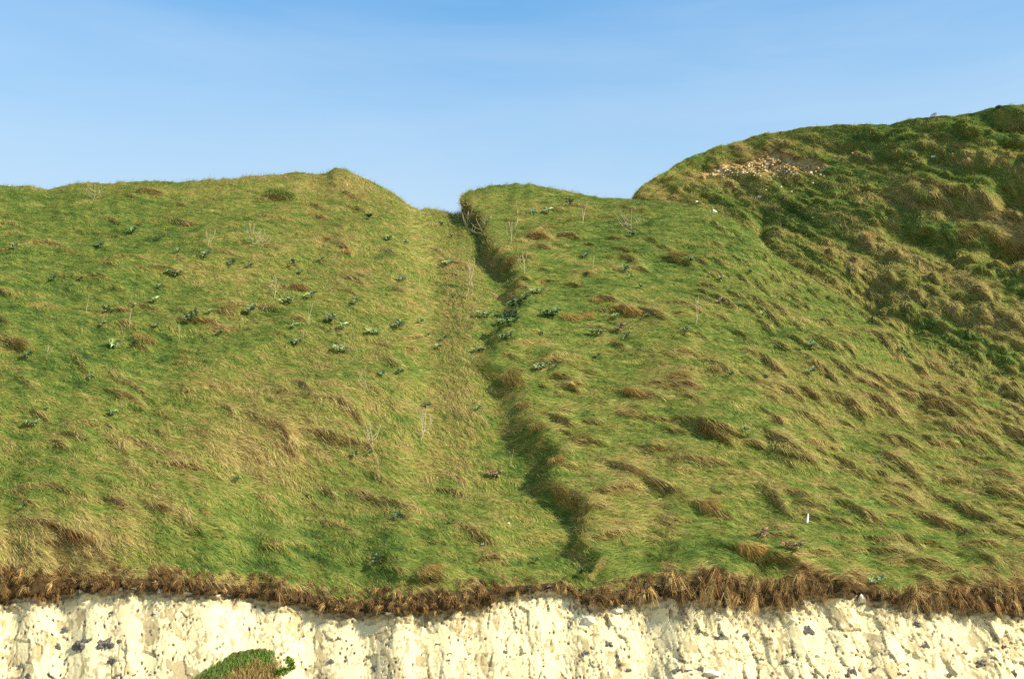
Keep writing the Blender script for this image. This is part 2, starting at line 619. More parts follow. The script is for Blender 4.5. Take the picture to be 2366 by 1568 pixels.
# the large overhanging lips one can make out singly: px, py, half length m, half width m, height m, tilt deg
BIG = [(2165, 940, 1.35, 0.42, 0.50, 2), (1640, 988, 1.2, 0.45, 0.48, 8), (1815, 1035, 0.95, 0.45, 0.50, 22), (1560, 876, 0.62, 0.30, 0.38, 0),
       (1860, 905, 0.55, 0.3, 0.34, 8), (1950, 925, 0.8, 0.3, 0.30, 14), (1660, 850, 0.6, 0.28, 0.25, 12), (1775, 838, 0.8, 0.25, 0.26, 24),
       (1470, 905, 0.8, 0.25, 0.28, 16), (1400, 690, 0.5, 0.3, 0.36, 20), (1480, 720, 0.9, 0.3, 0.34, 22), (1750, 690, 0.9, 0.3, 0.3, 22),
       (1790, 705, 0.7, 0.28, 0.32, 22), (1640, 1165, 0.7, 0.32, 0.28, 4), (1980, 1175, 0.8, 0.3, 0.3, 14), (2170, 1195, 1.0, 0.3, 0.3, 20),
       (2250, 1010, 0.9, 0.3, 0.34, 14), (2340, 1010, 0.8, 0.3, 0.34, 20), (2080, 1075, 0.9, 0.28, 0.3, 18), (2240, 1175, 1.2, 0.3, 0.32, 14),
       (1450, 1085, 0.8, 0.25, 0.28, 26), (1530, 1120, 0.8, 0.25, 0.28, 26), (1280, 830, 0.7, 0.28, 0.28, 8), (1310, 740, 0.0, 0, 0, 0),
       (300, 745, 0.6, 0.3, 0.3, 24), (330, 790, 0.6, 0.35, 0.34, 24), (40, 792, 0.7, 0.35, 0.36, 4), (800, 575, 0.55, 0.28, 0.3, 44),
       (905, 585, 0.5, 0.28, 0.28, 30), (775, 1000, 0.9, 0.35, 0.34, 16), (740, 998, 1.0, 0.3, 0.26, 6), (1030, 1105, 0.8, 0.3, 0.3, 14),
       (850, 1128, 0.9, 0.28, 0.28, 26), (640, 455, 0.9, 0.4, 0.40, 8), (600, 460, 0.4, 0.3, 0.3, 0), (1110, 1225, 0.9, 0.25, 0.24, 44),
       (200, 975, 0.6, 0.3, 0.28, 10), (180, 1010, 0.8, 0.3, 0.3, 24), (310, 880, 1.0, 0.3, 0.26, 36), (350, 1020, 1.4, 0.35, 0.24, 20),
       (530, 715, 0.55, 0.35, 0.36, 8), (690, 660, 0.7, 0.35, 0.34, 26), (280, 600, 0.9, 0.35, 0.28, 14), (110, 560, 1.1, 0.4, 0.3, 10),
       (120, 1130, 1.0, 0.35, 0.3, 6), (170, 1235, 0.8, 0.4, 0.4, 10), (990, 1320, 0.7, 0.35, 0.45, -4), (650, 1240, 0.7, 0.28, 0.22, 6),
       (1730, 1265, 0.9, 0.4, 0.42, 14), (1790, 1290, 0.9, 0.4, 0.42, 14), (2140, 1300, 0.9, 0.3, 0.32, 4), (1240, 545, 0.55, 0.35, 0.35, 0),
       (1215, 600, 0.6, 0.3, 0.28, 10), (1560, 590, 0.7, 0.3, 0.3, 10), (1180, 870, 0.5, 0.3, 0.25, 20)]
BIG = [q for q in BIG if q[2] > 0]
bi = np.array([cell_of(q[0], q[1]) for q in BIG])
bq = np.array(BIG)
add_bumps(P1, N0, H, B, cu, cv, bi[:, 1], bi[:, 0], np.radians(bq[:, 5]), bq[:, 2], bq[:, 3], bq[:, 4] * np.where(bq[:, 0] < 1100, 0.6, 0.9))
H += 0.035 * fbm(X0 / 0.55, arc / 0.35, 3, 21) + 0.05 * fbm(X0 / 1.7, arc / 1.3, 2, 25)
H *= 1 - 0.8 * sstep(0.0, 0.25, chan) * sstep(1100, 1060, gpy) * 0.8
H *= sstep(0.0, 0.02, vv) * 0.7 + 0.3
H *= 1 - 0.35 * sstep(0.9, 1.0, vv)
Tu = unit(np.gradient(P1, axis=1))
Tv = unit(np.gradient(P1, axis=0))
P2 = P1 + N0 * H[..., None] - Tv * (0.75 * H)[..., None] + Tu * (0.25 * H)[..., None]
NM = grid_normals(P2)

# colour field: 0 dark green .. 1 brown
def blob(px, py, list_):
    s = 0
    for (x, y, rx, ry, v) in list_:
        s = s + v * np.exp(-((px - x) / rx) ** 2 - ((py - y) / ry) ** 2)
    return s


TANS = [(560, 1030, 260, 110, 0.18), (430, 960, 160, 90, 0.08), (700, 430, 260, 45, 0.16), (1080, 640, 60, 130, 0.20), (1060, 900, 80, 170, 0.16),
        (1200, 1200, 130, 90, 0.20), (1450, 1150, 130, 120, 0.12), (90, 1290, 170, 75, 0.36), (230, 1240, 60, 40, 0.2), (620, 560, 180, 60, 0.05),
        (1600, 860, 280, 60, 0.10), (1900, 930, 220, 80, 0.10), (1480, 720, 150, 40, 0.10), (2150, 1020, 200, 150, 0.08), (820, 640, 190, 110, 0.08), (1090, 1080, 100, 60, 0.18),
        (900, 950, 200, 100, 0.12), (1000, 470, 60, 40, 0.16), (1240, 548, 40, 25, 0.25),
        (150, 700, 260, 200, -0.10), (1480, 540, 240, 110, -0.13), (1640, 760, 250, 80, -0.08), (600, 1290, 300, 45, -0.12), (1680, 1290, 90, 60, -0.16),
        (1480, 1290, 110, 45, -0.10), (260, 870, 120, 70, -0.08), (1180, 740, 50, 60, -0.18), (1140, 830, 40, 50, -0.15), (1260, 1080, 45, 60, -0.16),
        (300, 500, 280, 70, -0.06), (2200, 1250, 140, 70, -0.10), (1280, 700, 120, 70, -0.06), (640, 455, 50, 14, -0.25)]


def tan_field(px, py, x, t, ang_):
    c, s = np.cos(ang_), np.sin(ang_)
    pp, qq = x * c - t * s, x * s + t * c
    f = 0.345 + blob(px, py, TANS)
    f = f + 0.11 * fbm(x / 3.2, t / 2.4, 3, 31) + 0.22 * fbm(pp / 0.9, qq / 0.26, 3, 35) + 0.08 * fbm(pp / 0.40, qq / 0.10, 2, 39)
    return f


lean = R(12) + R(22) * left_w(gpx)
TF = tan_field(gpx, gpy, X0, arc, lean)
TF = TF + 0.36 * np.clip(B, 0, 1) ** 1.2 - 0.12 * gully_mask * (1 - wall_mask) + 0.10 * wall_mask
TF = TF + 0.50 * sstep(-26, 8, gpy - edge_py[None] + 34 * perlin(gpx / 46.0, gpy * 0 + 0.5) + 14 * perlin(gpx / 15.0, gpy * 0 + 3.5))
turf_c = ramp3(TF * 0.95, STOPS) * 0.5 + np.array([0.055, 0.042, 0.018]) * 0.35

# lip of turf hanging over the cliff, below v = 0, and the plateau behind the crest
chalk_py = gsmooth(f_chalk(U), du, 8) + 9 * perlin(U / 21.0, U * 0 + 1.9) + 6 * perlin(U / 8.0, U * 0 + 5.9) - 3
lip_rows = []
nl = 16
for r in range(nl, 0, -1):
    t = r / nl
    if t <= 0.72:
        k = t / 0.72
        py_ = edge_py + (chalk_py - 6 - edge_py) * k ** 0.9
        yy_ = Ye - 0.12 * math.sin(k * 2.3) - 0.13 * np.abs(perlin(U / 30.0, U * 0 + 5.1)) * k + 0.10 * perlin(U / 26.0, U * 0 + t * 4) * k + 0.05 * perlin(U / 9.0, U * 0 + t * 9) * k
        row = unproj(U, py_, yy_)
    else:
        k = (t - 0.72) / 0.28
        row = unproj(U, chalk_py - 6 - 6 * k, Ye - 0.12 * math.sin(2.3) - 0.13 * np.abs(perlin(U / 30.0, U * 0 + 5.1)) + 0.10 * perlin(U / 26.0, U * 0 + 0.72 * 4) + 0.75 * k)
    row = row + N0[0] * H[0][:, None] * (1 - t)
    lip_rows.append(row)
lip = np.array(lip_rows)
pl = []
top = P2[-1]
npl = 22
for r in range(1, npl + 1):
    dd = 0.12 * r + 60.0 * (r / npl) ** 3.2
    up = 0.55 * (1 - math.exp(-dd / 0.7)) * 0.5 - 0.02 * dd
    row = top + np.stack([top[:, 0] / top[:, 1] * dd, 0 * U + dd, 0 * U + up], -1)
    row[:, 2] -= np.minimum(dd, 6) * 0.25 * sstep(1500, 1800, U)
    pl.append(row)
pl = np.array(pl)
PA = np.concatenate([lip, P2, pl], 0)
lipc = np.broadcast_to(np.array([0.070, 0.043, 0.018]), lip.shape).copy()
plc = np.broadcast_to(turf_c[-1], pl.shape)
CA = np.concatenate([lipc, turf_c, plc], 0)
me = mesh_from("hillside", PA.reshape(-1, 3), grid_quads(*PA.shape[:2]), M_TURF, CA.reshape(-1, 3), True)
hillside = tag(link("hillside", me), kind='structure')

# ------------------------------------------------------------------ the higher hill to the right
HU = np.arange(1330, 2720, 6.0)
hn = len(HU)
HV = np.linspace(0, 1, 330)[:, None]
mc = gsmooth(np.interp(HU, U, crest_s), 6.0, 30)
foot_py = mc + 70
gap = table([(1330, 8.5), (1467, 8.0), (1600, 6.5), (1770, 4.0), (1900, 2.4), (2050, 1.5), (2366, 0.9), (2720, 0.8)])(HU)
mYc = np.interp(HU, U, Yc)
hfY = mYc + gap - 1.6
hcp = gsmooth(f_hill(HU), 6.0, 5) + 3.0 * perlin(HU / 40.0, HU * 0 + 2.7) + 2.0 * perlin(HU / 16.0, HU * 0 + 6.1)
rt, rf = ratio(gsmooth(f_hill(HU), 6.0, 70)), ratio(foot_py)
hcY = hfY + np.clip((hfY * (rt - rf)) / (1.18 + 0.55 * sstep(1750, 2500, HU) - rt), 2.0, 60)
hcY = gsmooth(hcY, 6.0, 70)
F0 = unproj(HU, foot_py, hfY)
F1 = unproj(HU, hcp, hcY)
Q0 = F0[None] * (1 - HV[..., None]) + F1[None] * HV[..., None]
hch = unit(F1 - F0)
hnr = unit(np.cross(np.array([1.0, 0, 0]), hch))
HL = np.linalg.norm(F1 - F0, axis=-1)
Q0 = Q0 - hnr[None] * (np.sin(HV * math.pi) * 0.03 * HL[None])[..., None]
QN = grid_normals(Q0)
harc = HV * HL[None]
hx = Q0[..., 0]
hpx, hpy, _ = project(Q0)
hs = 0.22 * fbm(hx / 5.0, harc / 4.0, 3, 51) * sstep(1, 0.93, HV)
# hollows and ledges in shade on the right, the scar of bare chalk
HOL = [(2335, 560, 60, 40, -1.5), (2330, 288, 60, 16, -0.6), (2350, 450, 50, 40, -0.9), (2100, 530, 60, 30, -0.5), (2190, 560, 60, 30, -0.5),
       (2010, 690, 45, 70, -0.5), (1760, 540, 18, 40, -0.5), (2330, 335, 60, 16, -0.5), (2230, 480, 50, 25, -0.45), (2050, 370, 60, 14, -0.3),
       (1960, 345, 45, 12, -0.35), (2180, 610, 60, 25, -0.4), (2100, 755, 60, 22, -0.35)]
hs = hs + 1.3 * blob(hpx, hpy, HOL)
ph_ = harc / 1.7 + 1.1 * fbm(hx / 4.0, harc / 3.0, 3, 91)
fr_ = ph_ - np.floor(ph_)
hs = hs + (0.07 + 0.16 * sstep(1850, 2300, hpx)) * (1 - fr_) * sstep(0, 0.16, fr_) * np.clip(0.5 + 1.2 * perlin(hx / 2.2, harc / 1.5, 93), 0, 1)
Q1 = Q0 + QN * hs[..., None]
hcu = np.linalg.norm(np.gradient(Q1, axis=1), axis=-1)
hcv = np.linalg.norm(np.gradient(Q1, axis=0), axis=-1)
HH = np.zeros(Q1.shape[:2])
HB = np.zeros(Q1.shape[:2])
nb = 2600
jc = rng.integers(3, hn - 3, nb)
ic = (rng.uniform(0.03, 0.97, nb) * len(HV)).astype(int)
sz = rng.gamma(3.0, 0.27, nb)
rr_ = sstep(1800, 2300, hpx[ic, jc])
add_bumps(Q1, QN, HH, HB, hcu, hcv, jc, ic, R(34) + rng.normal(0, 0.6, nb), np.clip(0.22 * sz, 0.08, 0.7), np.clip(0.16 * sz, 0.06, 0.4),
          np.clip(0.17 * sz, 0.03, 0.42) * (0.6 + 0.7 * rr_) * rng.uniform(0.4, 1.3, nb))
# hummocks one can make out singly
HBIG = [(1975, 352, 0.9, 0.4, 0.45, 10), (2130, 445, 0.8, 0.45, 0.6, 20), (2010, 545, 0.6, 0.4, 0.5, 30), (2170, 455, 0.6, 0.45, 0.6, 20),
        (2140, 520, 0.8, 0.5, 0.7, 10), (1925, 590, 0.6, 0.5, 0.5, 40), (1975, 625, 0.7, 0.6, 0.6, 50), (2290, 450, 0.8, 0.5, 0.7, 30),
        (2360, 270, 1.4, 0.5, 0.8, 4), (2240, 285, 0.8, 0.4, 0.6, 4), (2060, 340, 0.8, 0.35, 0.4, 20), (2110, 360, 0.6, 0.35, 0.45, 20),
        (1830, 420, 0.5, 0.3, 0.35, 40), (1880, 445, 0.5, 0.3, 0.35, 40), (1900, 470, 0.5, 0.3, 0.35, 40), (2340, 520, 1.2, 0.6, 0.9, 10),
        (2060, 745, 0.8, 0.4, 0.5, 14), (2010, 660, 0.8, 0.5, 0.5, 50), (1790, 480, 0.8, 0.3, 0.35, 5), (2200, 530, 0.7, 0.5, 0.6, 10)]
hb = np.array(HBIG)
hj = np.clip(((hb[:, 0] - HU[0]) / 6.0).round().astype(int), 0, hn - 1)
hi = np.array([int(np.argmin(np.abs(hpy[:, j] - y))) for j, y in zip(hj, hb[:, 1])])
add_bumps(Q1, QN, HH, HB, hcu, hcv, hj, hi, np.radians(hb[:, 5]), hb[:, 2] * 0.8, hb[:, 3] * 0.8, hb[:, 4] * 0.75)
HH += 0.10 * fbm(hx / 0.5, harc / 0.4, 4, 61, 0.6) + 0.10 * fbm(hx / 1.8, harc / 1.5, 2, 65)
HH *= 1 - 0.45 * sstep(0.92, 1.0, HV)
hTu = unit(np.gradient(Q1, axis=1))
hTv = unit(np.gradient(Q1, axis=0))
Q2 = Q1 + QN * HH[..., None] - hTv * (0.6 * HH)[..., None] + hTu * (0.1 * HH)[..., None]
QNM = grid_normals(Q2)
HTF = 0.37 + 0.22 * fbm(hx / 2.6, harc / 2.2, 4, 71) + 0.14 * fbm((hx - harc * 0.8) / 0.4, (hx + harc) / 1.0, 3, 75)
HTF = HTF + 0.22 * np.clip(HB, 0, 1) + blob(hpx, hpy, [(2250, 480, 180, 160, 0.04), (2200, 720, 160, 110, 0.08), (1650, 420, 120, 50, 0.08), (2050, 600, 150, 90, 0.04),
                                                        (2100, 290, 300, 30, -0.12), (1900, 480, 160, 60, -0.04)])
# chalk scar
scar = table([(1600, 0), (1625, 6), (1680, 14), (1720, 15), (1750, 17), (1775, 34), (1800, 26), (1840, 15), (1880, 12), (1905, 7), (1925, 0)])
scar_c = table([(1600, 412), (1640, 400), (1700, 392), (1750, 386), (1780, 374), (1810, 377), (1850, 386), (1900, 386), (1930, 384)])
hw = scar(hpx) * 1.0
sd = np.abs(hpy - scar_c(hpx)) / np.maximum(hw, 0.5)
SC = sstep(1.15, 0.75, sd + 0.75 * fbm(hx / 0.34, harc / 0.26, 3, 81, 0.6)) * (hw > 1)
RIM = sstep(1.9, 1.2, sd) * (hpy < scar_c(hpx)) * (hw > 1) * (1 - SC)
h_turf = ramp3(HTF * 0.95, STOPS) * 0.5 + np.array([0.055, 0.042, 0.018]) * 0.35
ck = fbm(hx / 0.12, harc / 0.10, 3, 85)
ck2 = fbm(hx / 0.5, harc / 0.4, 2, 88)
chalk_c = ramp3(0.5 + 0.45 * ck + 0.3 * ck2, [np.array([0.17, 0.08, 0.022]), np.array([0.40, 0.24, 0.085]), np.array([0.58, 0.44, 0.23]), np.array([0.72, 0.64, 0.48])])
h_turf = h_turf * (1 - SC[..., None]) + chalk_c * SC[..., None]
h_turf = h_turf * (1 - 0.7 * RIM[..., None]) + np.array([0.11, 0.06, 0.02]) * 0.7 * RIM[..., None]
Q2 = Q2 - QN * (SC * (0.02 + 0.07 * ck))[..., None]
pl = []
top = Q2[-1]
for r in range(1, 19):
    dd = 0.15 * r + 70.0 * (r / 18) ** 3.2
    row = top + np.stack([top[:, 0] / top[:, 1] * dd, 0 * HU + dd, 0 * HU + 0.3 * (1 - math.exp(-dd / 0.7)) - 0.02 * dd], -1)
    row[:, 2] -= np.minimum(dd, 12) * 0.3 * sstep(1500, 1400, HU)
    pl.append(row)
QA = np.concatenate([Q2, np.array(pl)], 0)
QC = np.concatenate([h_turf, np.broadcast_to(h_turf[-1], np.array(pl).shape)], 0)
me = mesh_from("hill", QA.reshape(-1, 3), grid_quads(*QA.shape[:2]), M_TURF, QC.reshape(-1, 3), True)
hill = tag(link("hill", me), kind='structure')

# ------------------------------------------------------------------ the chalk cliff
KU = np.arange(-330, 2700, 2.4)
kn = len(KU)
kYe = np.interp(KU, U, Ye)
ktop = gsmooth(f_chalk(KU), 2.4, 6)
kedge = np.interp(KU, U, edge_py)
rows = []
py_list = np.concatenate([np.arange(-46, 0, 2.6), np.arange(0, 330, 2.4)])
W0 = []
for q in py_list:
    Yk = kYe + 0.16 - 0.0026 * (q + 46)
    W0.append(unproj(KU, ktop + (q if q >= 0 else q / 46.0 * np.clip(ktop - kedge - 10, 4, 46)), Yk))
last = W0[-1]
for r in range(1, 24):
    k = r / 23
    row = last.copy()
    row[:, 2] = last[:, 2] * (1 - k) + (-0.3) * k
    row[:, 1] = last[:, 1] - 0.9 * k
    W0.append(row)
W0 = np.array(W0)
kx, kz = W0[..., 0], W0[..., 2]
kpx, kpy, _ = project(W0)
amp = (0.30 + 0.36 * sstep(500, 1700, kpx)) * np.clip(0.95 + 0.7 * fbm(kx / 1.3, kz / 0.9, 2, 99), 0.35, 1.5)
wx = kx + 0.05 * fbm(kx / 0.45, kz / 0.55, 2, 101)
wz = kz + 0.07 * fbm(kx / 0.6, kz / 0.5, 2, 105)
shear = 0.08 + 0.26 * sstep(800, 2000, kpx)


def facets(ax, az, seed, off_a, tilt_a):
    f1_, f2_, cx_, cy_, lx_, ly_ = worley((wx + shear * wz) / ax, wz / az, seed)
    o_ = hash2(cx_, cy_, seed + 11) - 0.5
    tx_, tz_ = hash2(cx_, cy_, seed + 13) - 0.5, hash2(cx_, cy_, seed + 17) - 0.45
    return off_a * o_ + tilt_a * (tx_ * lx_ * 1.5 + tz_ * ly_ * 1.5), f2_ - f1_, cx_, cy_, f1_


d0, e0, ca0, cb0, _ = facets(0.36, 0.62, 51, 0.10, 0.10)
d1, e1, ca1, cb1, _ = facets(0.15, 0.30, 1, 0.075, 0.085)
d2, e2, gx_, gy_, g1 = facets(0.066, 0.105, 7, 0.026, 0.035)
rug = np.clip(0.55 + 1.0 * fbm(kx / 0.7, kz / 0.5, 2, 97), 0.1, 1.3)
rug2 = np.clip(0.35 + 1.3 * fbm(kx / 0.9, kz / 0.7, 2, 197), 0.0, 1.2)
disp = amp * (1.25 * d0 + 0.75 * d1 * np.clip(rug, 0.25, 1.2) + 0.8 * d2 * rug2)
crack = sstep(0.11, 0.0, e1) * (hash2(ca1, cb1, 19) > 0.52)
crack0 = sstep(0.05, 0.0, e0) * (hash2(ca0, cb0, 29) > 0.45)
crack2 = sstep(0.12, 0.0, e2) * (hash2(gx_, gy_, 37) > 0.56) * rug
d3, e3, ca3, cb3, _ = facets(0.30, 1.7, 83, 0.0, 0.0)
crack3 = sstep(0.05, 0.0, e3) * (hash2(ca3, cb3, 19) > 0.55) * sstep(-0.3, 0.2, fbm(kx / 0.4, kz / 0.5, 2, 201))
d4, e4, ca4, cb4, _ = facets(1.1, 0.34, 89, 0.0, 0.0)
crack3 = np.maximum(crack3, sstep(0.035, 0.0, e4) * (hash2(ca4, cb4, 19) > 0.7))
disp -= amp * (0.05 * crack3 + 0.055 * crack + 0.05 * crack0 + 0.025 * crack2)
disp += 0.08 * fbm(kx / 2.6, kz / 2.0, 2, 111)
fresh = np.clip(0.5 * hash2(ca0, cb0, 61) + 0.35 * hash2(ca1, cb1, 63) + 0.35 * hash2(gx_, gy_, 67) - 0.1 + 0.45 * np.exp(-((kpx - 1255) / 75.0) ** 2 - ((kpy - 1378) / 16.0) ** 2) + 0.4 * np.exp(-((kpx - 90) / 110.0) ** 2 - ((kpy - 1392) / 18.0) ** 2), 0, 1)
# a coarse ledge of loose chalk under the turf
under = sstep(40, 0, kpy - ktop[None]) * sstep(-60, -10, kpy - ktop[None])
disp += under * 0.10 * fbm(kx / 0.22, kz / 0.16, 3, 119)
pits = sstep(0.66, 0.80, hash2(gx_, gy_, 41) + 0.0 * kx) * (hash2(gx_, gy_, 43) > 0.55) * (fbm(kx / 0.8, kz / 0.35, 2, 211) > 0.05)
disp -= 0.05 * pits * sstep(0.45, 0.2, g1)
W1 = W0.copy()
W1[..., 1] -= disp
dirt = np.clip(0.8 * crack * amp + 0.7 * crack0 + 0.75 * crack3 + 0.6 * crack2, 0, 1) * (0.35 + 0.65 * sstep(-0.3, 0.4, fbm(kx / 0.5, kz / 0.5, 2, 121)))
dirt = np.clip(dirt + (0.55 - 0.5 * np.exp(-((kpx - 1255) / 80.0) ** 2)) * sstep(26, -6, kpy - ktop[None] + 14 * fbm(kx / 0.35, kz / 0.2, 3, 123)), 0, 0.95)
grey = np.clip(pits * sstep(0.5, 0.3, g1) * 0.9, 0, 1)
kc = np.stack([dirt, grey, fresh], -1)
me = mesh_from("chalk_cliff", W1.reshape(-1, 3), grid_quads(*W1.shape[:2])[:, ::-1], M_CHALK, kc.reshape(-1, 3), False)
cliff = tag(link("chalk_cliff", me), kind='structure')

# beach below, out to the horizon
g = 3000.0
me = mesh_from("beach", np.array([[-g, -g, 0], [g, -g, 0], [g, g, 0], [-g, g, 0]]), np.array([[0, 1, 2, 3]]), M_BEACH)
tag(link("beach", me), kind='structure')

# ------------------------------------------------------------------ grass: blades laid along the slope
def sample(P, weight, n):
    nv, nn = weight.shape
    cdf = np.cumsum(weight.ravel())
    r = rng.uniform(0, cdf[-1], n)
    c = np.minimum(np.searchsorted(cdf, r), weight.size - 1)
    i, j = c // nn, c % nn
    return i, j, rng.uniform(0, 1, n), rng.uniform(0, 1, n)


def bil(A, i, j, fi, fj):
    if A.ndim == 3:
        fi, fj = fi[:, None], fj[:, None]
    return (A[i, j] * (1 - fi) + A[i + 1, j] * fi) * (1 - fj) + (A[i, j + 1] * (1 - fi) + A[i + 1, j + 1] * fi) * fj


def blades(p, n_, d, length, width, lift, droop, colour, name, mat, twist=0.9):
    """p roots, n_ normals, d unit lay direction."""
    k = len(p)
    side = unit(np.cross(d, n_))
    tw = rng.normal(0, twist, k)[:, None]
    side = side * np.cos(tw) + n_ * np.sin(tw)
    L_ = length[:, None]
    lf = lift[:, None]
    d1 = unit(d * (1 - 0.5 * lf) + n_ * (lf + 0.25))
    p1 = p + d1 * L_ * 0.5
    d2 = unit(d * (1 - 0.3 * lf) + n_ * (lf - 0.35))
    p2 = p1 + d2 * L_ * 0.5
    p2[:, 2] -= droop * length
    w_ = width[:, None]
    V_ = np.stack([p - side * w_ * 0.5, p + side * w_ * 0.5, p1 - side * w_ * 0.42, p1 + side * w_ * 0.42, p2 - side * w_ * 0.10, p2 + side * w_ * 0.10], 1)
    base = np.arange(k)[:, None] * 6
    Qd = np.concatenate([base + np.array([0, 1, 3, 2]), base + np.array([2, 3, 5, 4])], 0)
    C_ = np.repeat(colour[:, None, :], 6, 1)
    return V_.reshape(-1, 3), Qd, C_.reshape(-1, 3)


def cell_area(P):
    a_ = P[1:, :-1] - P[:-1, :-1]
    b_ = P[:-1, 1:] - P[:-1, :-1]
    return np.linalg.norm(np.cross(a_, b_), axis=-1)


def lay_grass(P, Nn, Tu_, Tv_, TFm, density, pxm, pym, lean_, bumpm, name, label_density=1.0, hillmode=False):
    wgt = cell_area(P) * density[:-1, :-1]
    n_ = int(wgt.sum())
    i, j, fi, fj = sample(P, wgt, n_)
    p = bil(P, i, j, fi, fj)
    nn = unit(bil(Nn, i, j, fi, fj))
    tu = unit(bil(Tu_, i, j, fi, fj))
    tv = unit(bil(Tv_, i, j, fi, fj))
    tf = bil(TFm, i, j, fi, fj)
    ln = bil(lean_, i, j, fi, fj)
    qx, qy = bil(pxm, i, j, fi, fj), bil(pym, i, j, fi, fj)
    bm = bil(bumpm, i, j, fi, fj)
    xs, ts = p[:, 0], p[:, 2] * 1.35
    ln = ln + 0.55 * fbm(xs / 1.6, ts / 1.2, 2, 131) + 0.55 * fbm(xs / 0.35, ts / 0.30, 2, 135) + rng.normal(0, 0.20, n_)
    d = tu * np.cos(ln)[:, None] - tv * np.sin(ln)[:, None]
    d = unit(d - nn * (d * nn).sum(-1, keepdims=True))
    lock = fbm(xs / 0.30, ts / 0.22, 2, 141)
    long_ = np.clip(tf - 0.45, -0.2, 0.4)
    length = rng.uniform(0.10, 0.32, n_) * (1 + 1.2 * long_ + 0.35 * lock)
    width = rng.uniform(0.006, 0.013, n_)
    lift = np.clip(0.18 + 0.16 * rng.normal(0, 1, n_) + 0.15 * lock, 0.0, 0.9)
    up = rng.uniform(0, 1, n_) < (0.06 + 0.10 * sstep(650, 430, qy))
    lift = np.where(up, rng.uniform(0.6, 1.3, n_), lift)
    droop = rng.uniform(0.0, 0.12, n_) + 0.22 * np.clip(bm, 0, 1)
    t = tf + rng.normal(0, 0.085, n_) + 0.05 * lock
    t = np.where(up, t + 0.10, t)
    c = ramp3(t, STOPS)
    rust = (0.65 * sstep(0.30, 0.75, fbm((xs - 0.3 * ts) / 0.75, (ts + 0.3 * xs) / 0.26, 3, 161)) * rng.uniform(0.3, 1, n_))[:, None]
    c = c * (1 - rust) + np.array([0.370, 0.205, 0.055]) * rust
    c = c * np.exp(rng.normal(0, 0.20, n_) + 0.16 * lock)[:, None]
    return blades(p, nn, d, length, width, lift, droop, c, name, None)


area_d = 680.0
den = area_d * (0.75 + 0.5 * sstep(1200, 500, gpy) * 0 + 0.2 * np.clip(B, 0, 1)) * ((gpx > -170) & (gpx < 2540)) * (gpy > 330)
den = den * np.where(P2[..., 1] < 44, 1.0, 0.85)
lean_m = R(14) + R(24) * left_w(gpx) + 0.35 * gully_mask
v_, q_, c_ = lay_grass(P2, NM, Tu, Tv, TF, den, gpx, gpy, lean_m, B, "grass")
me = mesh_from("slope_grass", v_, q_, M_GRASS, c_)
slope_grass = tag(link("slope_grass", me), "long wind-combed green and straw grass lying over the slope above the chalk cliff", "grass", kind='stuff')

hden = 480.0 * np.where(sd > 1.15 + 0.5 * perlin(hx / 0.3, harc / 0.3), 1.0, 0.10) * ((hpx > 1400) & (hpx < 2540)) * (hpy < np.interp(hpx, U, crest_s) + 45)
hlean = R(38) + 0.5 * fbm(hx / 2.5, harc / 2.0, 2, 151)
v_, q_, c_ = lay_grass(Q2, QNM, hTu, hTv, HTF + 0.25 * RIM, hden, hpx, hpy, hlean, HB, "grass", hillmode=True)
me = mesh_from("hill_grass", v_, q_, M_GRASS, c_)
tag(link("hill_grass", me), "tufted olive grass over the higher hill on the right", "grass", kind='stuff')

# hanging dead grass along the cliff edge: locks of blades arching out and down
LP = np.concatenate([lip[5:], P2[:7]], 0)
LN = grid_normals(LP)
lipu = np.broadcast_to(U[None, :], LP.shape[:2])
rowk = np.broadcast_to(np.linspace(0, 1, LP.shape[0])[:, None], LP.shape[:2])
lden = 125.0 * ((lipu > -150) & (lipu < 2520)) * (0.8 + 0.5 * sstep(1250, 1500, lipu)) * np.clip(0.75 + 1.5 * perlin(lipu / 26.0, rowk * 2.2) + 0.6 * perlin(lipu / 9.0, rowk * 4, 3), 0.0, 2)
lden = lden * (1 - 0.75 * np.exp(-((lipu - 1240) / 55.0) ** 2)) * (1 - 0.6 * np.exp(-((lipu - 1970) / 45.0) ** 2))
wgt = cell_area(LP) * lden[:-1, :-1]
nk = int(wgt.sum())
i, j, fi, fj = sample(LP, wgt, nk)
kp, kn_ = bil(LP, i, j, fi, fj), unit(bil(LN, i, j, fi, fj))
ku = bil(lipu, i, j, fi, fj)
khv = sstep(1250, 1500, ku)
kd = unit(np.stack([rng.normal(0.1, 0.75, nk), -0.35 + 0 * ku, -1 + 0 * ku], -1))
kl = np.clip(rng.gamma(3.0, 0.050, nk), 0.05, 0.42) * np.clip(0.85 + 1.1 * perlin(ku / 19.0, ku * 0 + 4.4), 0.4, 1.6) * (0.75 + 0.35 * khv) * np.where(rng.uniform(0, 1, nk) < 0.10, 1.8, 0.95)
kt = np.clip(0.94 + 0.07 * rng.normal(0, 1, nk) - 0.03 * khv, 0.84, 1.0)
kb = np.exp(rng.normal(-0.22, 0.42, nk) + 0.5 * perlin(ku / 14.0, kp[:, 2] * 3.0))
per = 30
I = np.repeat(np.arange(nk), per)
n_ = len(I)
p = kp[I] + rng.normal(0, 0.028, (n_, 3))
nn = kn_[I]
d = unit(kd[I] + rng.normal(0, 0.22, (n_, 3)))
c = ramp3(kt[I] + rng.normal(0, 0.06, n_), STOPS) * (kb[I] * np.exp(rng.normal(0, 0.18, n_)))[:, None]
v_, q_, c_ = blades(p, nn, d, kl[I] * rng.uniform(0.6, 1.15, n_), rng.uniform(0.006, 0.012, n_), np.clip(rng.normal(0.6, 0.3, n_), 0, 1.5), rng.uniform(0.1, 0.5, n_), c, "fringe", M_FRINGE)
